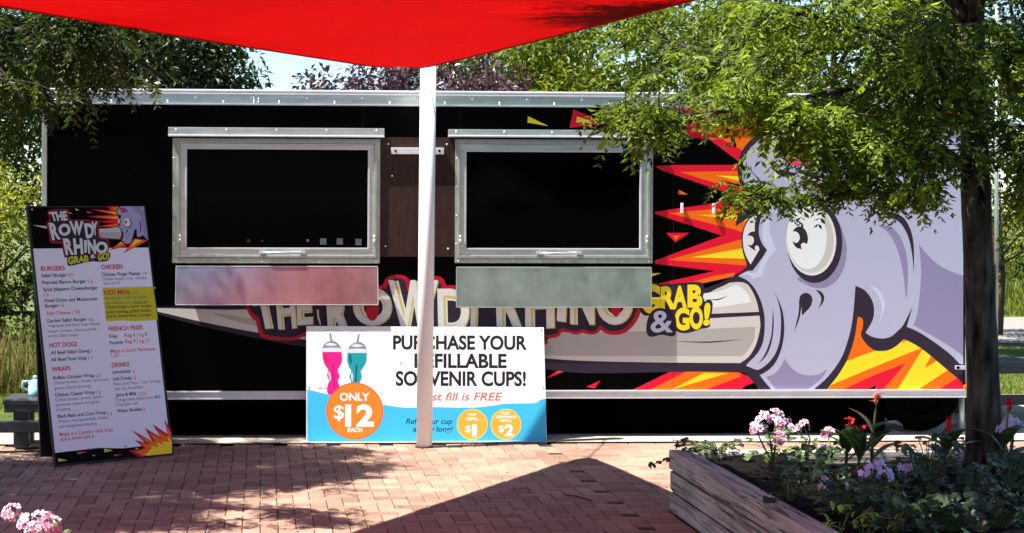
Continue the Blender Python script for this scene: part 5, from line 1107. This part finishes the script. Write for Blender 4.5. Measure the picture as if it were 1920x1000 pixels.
def pelargonium(heads, root_xy, label, soil=0.33, n_leaf=26, outer='petal_white', inner='petal_dark', second='petal_pink', spread=0.16, group='pale geraniums in the planter', name='flowering_geranium', nb=11, hr=0.048):
    base = Vector((root_xy[0], root_xy[1], soil)); t = thing(name, label, 'flower', tuple(base), group)
    st = MB(); hi = max(h.z for h in heads)
    for h in heads:
        mid = base.lerp(h, 0.55) + Vector((random.uniform(-.03, .03), random.uniform(-.03, .03), 0.03))
        st.tube([base, mid, h], [0.006, 0.005, 0.003], 'stem', 5, False)
    st.build('stem', t)
    lf = MB()
    for k in range(n_leaf):
        w = random.uniform(0, 6.28); rr = random.uniform(0.02, spread); z = soil + random.uniform(0.03, max(0.06, (hi - soil) * 0.85)); ce = base.lerp(heads[k % len(heads)], 0.55)
        c = Vector((ce.x + rr * math.cos(w), ce.y + rr * math.sin(w), z))
        disc_leaf(lf, c, (math.cos(w), math.sin(w) - 0.3, random.uniform(-0.3, 0.3)), (random.uniform(-.4, .4), -0.5, 1), random.uniform(0.018, 0.034), 'bloom_leaf')
    setrnd(lf.build('foliage', t))
    for h in heads:
        fb = MB()
        for k in range(nb):
            v = Vector(rng.normal(0, 1, 3)); v.y = -abs(v.y); v.z = abs(v.z) * 0.8 - 0.15; v.normalize()
            blossom(fb, h + v * hr * random.uniform(0.75, 1.1), v, random.uniform(0.017, 0.023), random.choice([outer, outer, second]), inner)
        fb.build('blossom', t)
    return t
def on(px, py, Y): return P(px, py, Y)
pelargonium([on(1418, 806, 9.05), on(1432, 790, 9.05), on(1452, 783, 9.1), on(1466, 795, 9.0), on(1462, 822, 8.95)], (on(1450, 860, 9.05).x, 9.05), 'tallest pink and white geranium near the back of the planter', n_leaf=34)
pelargonium([on(1506, 800, 9.1), on(1490, 806, 9.1)], (on(1510, 850, 9.1).x, 9.1), 'pink geranium with small faded heads beside the tallest one', n_leaf=30, nb=8, hr=0.035)
pelargonium([on(1551, 814, 9.15), on(1548, 843, 8.9)], (on(1560, 870, 9.0).x, 9.0), 'geranium with one white and one rosy head left of the red cannas', n_leaf=12, nb=8, hr=0.036)
pelargonium([on(1640, 879, 7.8), on(1654, 893, 7.8), on(1630, 892, 7.8)], (on(1640, 940, 7.8).x, 7.8), 'lilac geranium with a ragged head in the middle of the planter', outer='petal_lilac', inner='petal_lilac', second='petal_lilac', n_leaf=22, nb=9)
pelargonium([on(1692, 877, 8.0)], (on(1690, 925, 8.0).x, 8.0), 'small single lilac geranium right of the ragged lilac head', outer='petal_lilac', inner='petal_white', second='petal_lilac', n_leaf=8, nb=7, hr=0.04)
pelargonium([on(1575, 914, 7.5), on(1545, 911, 7.55)], (on(1560, 965, 7.5).x, 7.5), 'low white geranium with dark red throats near the planter wall', outer='petal_white', inner='petal_dark', second='petal_white', n_leaf=16, nb=7, hr=0.036)
pelargonium([on(1893, 795, 9.0), on(1905, 806, 9.0), on(1884, 810, 9.0)], (on(1895, 860, 9.0).x, 9.0), 'pale lilac geranium right of the tree trunk', outer='petal_white', inner='petal_lilac', second='petal_lilac', n_leaf=14)
# pink flowers in a pot at the lower left corner, nearest the camera
hp = [on(52, 985, 7.6), on(82, 976, 7.6), on(24, 966, 7.7), on(98, 990, 7.55), on(68, 998, 7.5)]
pg = pelargonium(hp, (hp[1].x, 7.6), 'pink and white geranium at the lower left corner nearest the camera', soil=0.16, outer='petal_white', inner='petal_rose', second='petal_pink', n_leaf=10, group=None, name='potted_geranium', nb=13, hr=0.05)
M['clay'] = mat('clay', (0.30, 0.12, 0.06), 0.8, var=0.2, scale=8)
b = MB(); b.tube([(hp[1].x, 7.6, 0.003), (hp[1].x, 7.6, 0.12), (hp[1].x, 7.6, 0.125), (hp[1].x, 7.6, 0.165)], [0.09, 0.125, 0.14, 0.14], 'clay', 24); b.build('pot', pg)
# cannas: broad leaves with red flower spikes
def canna(x, y, hgt, label, nl=6, flower='petal_red', lean=0.0, lw=0.055):
    t = thing('canna_lily', label, 'flower', (x, y, 0.33), 'red cannas in the planter')
    top = Vector((x + lean, y, 0.33 + hgt)); b = MB(); b.tube([(x, y, 0.31), (x + lean * 0.4, y, 0.33 + hgt * 0.5), top], [0.010, 0.008, 0.004], 'stem', 6, False); b.build('stem', t)
    for k in range(nl):
        w = k * 2.3 + random.uniform(-.4, .4); z0 = 0.33 + hgt * (0.08 + 0.6 * k / nl); L_ = random.uniform(0.20, 0.30)
        bs = Vector((x + lean * (z0 - 0.33) / hgt * 0.8, y, z0)); b = MB()
        blade_leaf(b, bs, bs + Vector((math.cos(w) * L_ * 0.8, math.sin(w) * L_ * 0.5 - 0.04, random.uniform(0.02, 0.2))), lw * random.uniform(0.7, 1.1), 'canna_leaf', sag=0.14)
        setrnd(b.build('leaf', t))
    b = MB()
    for k in range(8):
        v = Vector(rng.normal(0, 1, 3)); v.z = abs(v.z); v.normalize(); c = top + Vector((0, 0, -0.03 + 0.008 * k))
        blade_leaf(b, c, c + v * random.uniform(0.035, 0.06), 0.016, flower, sag=0.25, n_=4)
    b.build('bloom', t); return t
for (px, py, Y, lab, fl_, nl) in ((1640, 752, 9.0, 'canna with an orange red tuft in front of the bottom rail', 'petal_orange', 6), (1592, 800, 9.05, 'dark red canna with a broad grey green leaf', 'petal_red', 5), (1615, 815, 8.9, 'short red canna between the two taller ones', 'petal_red', 4),
                              (1776, 804, 8.95, 'canna with a bright red bloom left of the tree trunk', 'petal_red', 6), (1888, 764, 8.9, 'red canna with the widest bloom right of the tree trunk', 'petal_red', 4)):
    q = on(px, py, Y); canna(q.x - 0.02, Y, q.z - 0.33, lab, nl, fl_, 0.03)
def leafy(name, label, spots, mt, r, cat, group=None, base=None, up=(0, -0.6, 1)):
    t = thing(name, label, cat, tuple(base), group); lf = MB(); st = MB()
    for (c, d) in spots:
        st.tube([base, Vector(base).lerp(c, 0.6) + Vector((0, 0, 0.02)), c], 0.0025, 'stem', 4, False)
        disc_leaf(lf, c, d, up, r * random.uniform(0.7, 1.2), mt, 3)
    st.build('stem', t); setrnd(lf.build('foliage', t)); return t
def spots_around(px0, px1, py0, py1, Y, n_):
    return [(on(random.uniform(px0, px1), random.uniform(py0, py1), Y + random.uniform(-.12, .12)), (random.uniform(-1, 1), random.uniform(-1, 0.2), random.uniform(-.5, .5))) for _ in range(n_)]
leafy('trailing_ivy', 'dark ivy trailing over the back corner of the planter', spots_around(1265, 1395, 824, 850, 9.3, 34) + [(on(1250 - 14 * k, 862 + 5 * k, 9.45), (random.uniform(-1, .2), -0.4, -0.4)) for k in range(3)], 'ivy_leaf', 0.024, 'ivy', None, on(1345, 846, 9.25))
for (x0, x1, y0, y1, Y, lab) in ((1545, 1600, 955, 998, 7.65, 'lime green seedling close to the planter wall at the bottom'), (1625, 1690, 970, 1000, 7.5, 'lime green seedling with tall oval leaves at the bottom'), (1600, 1640, 975, 992, 7.7, 'tiny lime seedling between the two larger ones')):
    Y = G((x0 + x1) / 2, 1006, 0.33).y
    t = thing('seedling', lab, 'plant', (on((x0 + x1) / 2, 999, Y).x, Y, 0.33), 'lime green seedlings in the planter'); lf = MB()
    for k in range(14):
        c = on(random.uniform(x0, x1), random.uniform(y0, y1), Y + random.uniform(-.06, .06)); w = random.uniform(0, 6.28)
        blade_leaf(lf, c, c + Vector((math.cos(w) * 0.05, -0.02, random.uniform(-0.01, 0.05))), random.uniform(0.010, 0.017), 'seedling_leaf', sag=0.2, n_=5)
    st = MB(); bs = Vector((on((x0 + x1) / 2, 999, Y).x, Y, 0.32)); 
    for k in range(6): st.tube([bs, on(random.uniform(x0, x1), random.uniform(y0, y1), Y)], 0.003, 'stem', 4, False)
    st.build('stem', t); setrnd(lf.build('foliage', t))
# low dark undergrowth in the bed
for (px, py, Y, n_, lab) in ((1600, 930, 8.3, 40, 'dark leafy bedding plant below the lilac flowers'), (1740, 890, 8.5, 22, 'broad leaved dark bedding plant right of the lilac flowers'), (1520, 870, 8.8, 26, 'shaded bedding plant behind the planter wall'), (1890, 880, 8.6, 24, 'dark bedding plant right of the trunk base'), (1480, 905, 8.6, 22, 'dark bedding plant halfway along the planter wall'), (1830, 900, 8.6, 34, 'dark leafy plant at the foot of the tree trunk'), (1680, 960, 8.0, 40, 'dark leafy plant behind the lime seedlings'), (1790, 960, 8.0, 40, 'dark leafy plant in the empty corner in front of the trunk'), (1880, 950, 8.0, 36, 'dark leafy plant at the lower right edge of the picture'), (1740, 850, 9.1, 30, 'dark leafy plant under the bright red canna')):
    Y = G(px, py + 42, 0.33).y
    leafy('bedding_plant', lab, spots_around(px - 60, px + 60, py - 35, py + 40, Y, n_), 'ivy_leaf', 0.034, 'plant', 'dark bedding plants in the planter', on(px, py + 42, Y))

# ================================================================== LITTER
t0_, t1_ = G(1058, 930), G(1110, 941)
b = MB(); b.tube([t0_ + V_((0, 0, 0.008)), t0_.lerp(t1_, 0.5) + V_((0, 0.01, 0.012)), t1_ + V_((0, 0, 0.007))], [0.004, 0.0045, 0.003], 'twig', 6)
b.tube([t0_.lerp(t1_, 0.4) + V_((0, 0, 0.011)), t0_.lerp(t1_, 0.45) + V_((0.0, 0.06, 0.012))], 0.0025, 'twig', 5)
tag(b.build('fallen_twig'), 'thin dark twig lying on the shaded bricks', 'twig')
M['dead_leaf'] = leaf_mat('dead_leaf', (0.06, 0.03, 0.012), (0.24, 0.13, 0.05), 0.1, 0.8, 0.1)
nl = 420; x = rng.uniform(-3, 2.35, nl); y = rng.uniform(7.5, 12.25, nl); sel = rng.random(nl) < 0.45; y[sel] = rng.uniform(12.1, 12.3, sel.sum())
a = rng.uniform(0, 6.28, nl); p0 = np.stack([x, y, np.full(nl, 0.006)], 1); d = np.stack([np.cos(a), np.sin(a), rng.uniform(0, 0.3, nl)], 1)
kind(make_foliage('leaf_litter', quads(p0, nrm(d), nrm(np.array([0, 0, 1.0]) + rng.normal(0, 0.2, (nl, 3))), rng.uniform(0.012, 0.035, nl), rng.uniform(0.006, 0.014, nl), 0.3), 'dead_leaf', None), 'stuff')
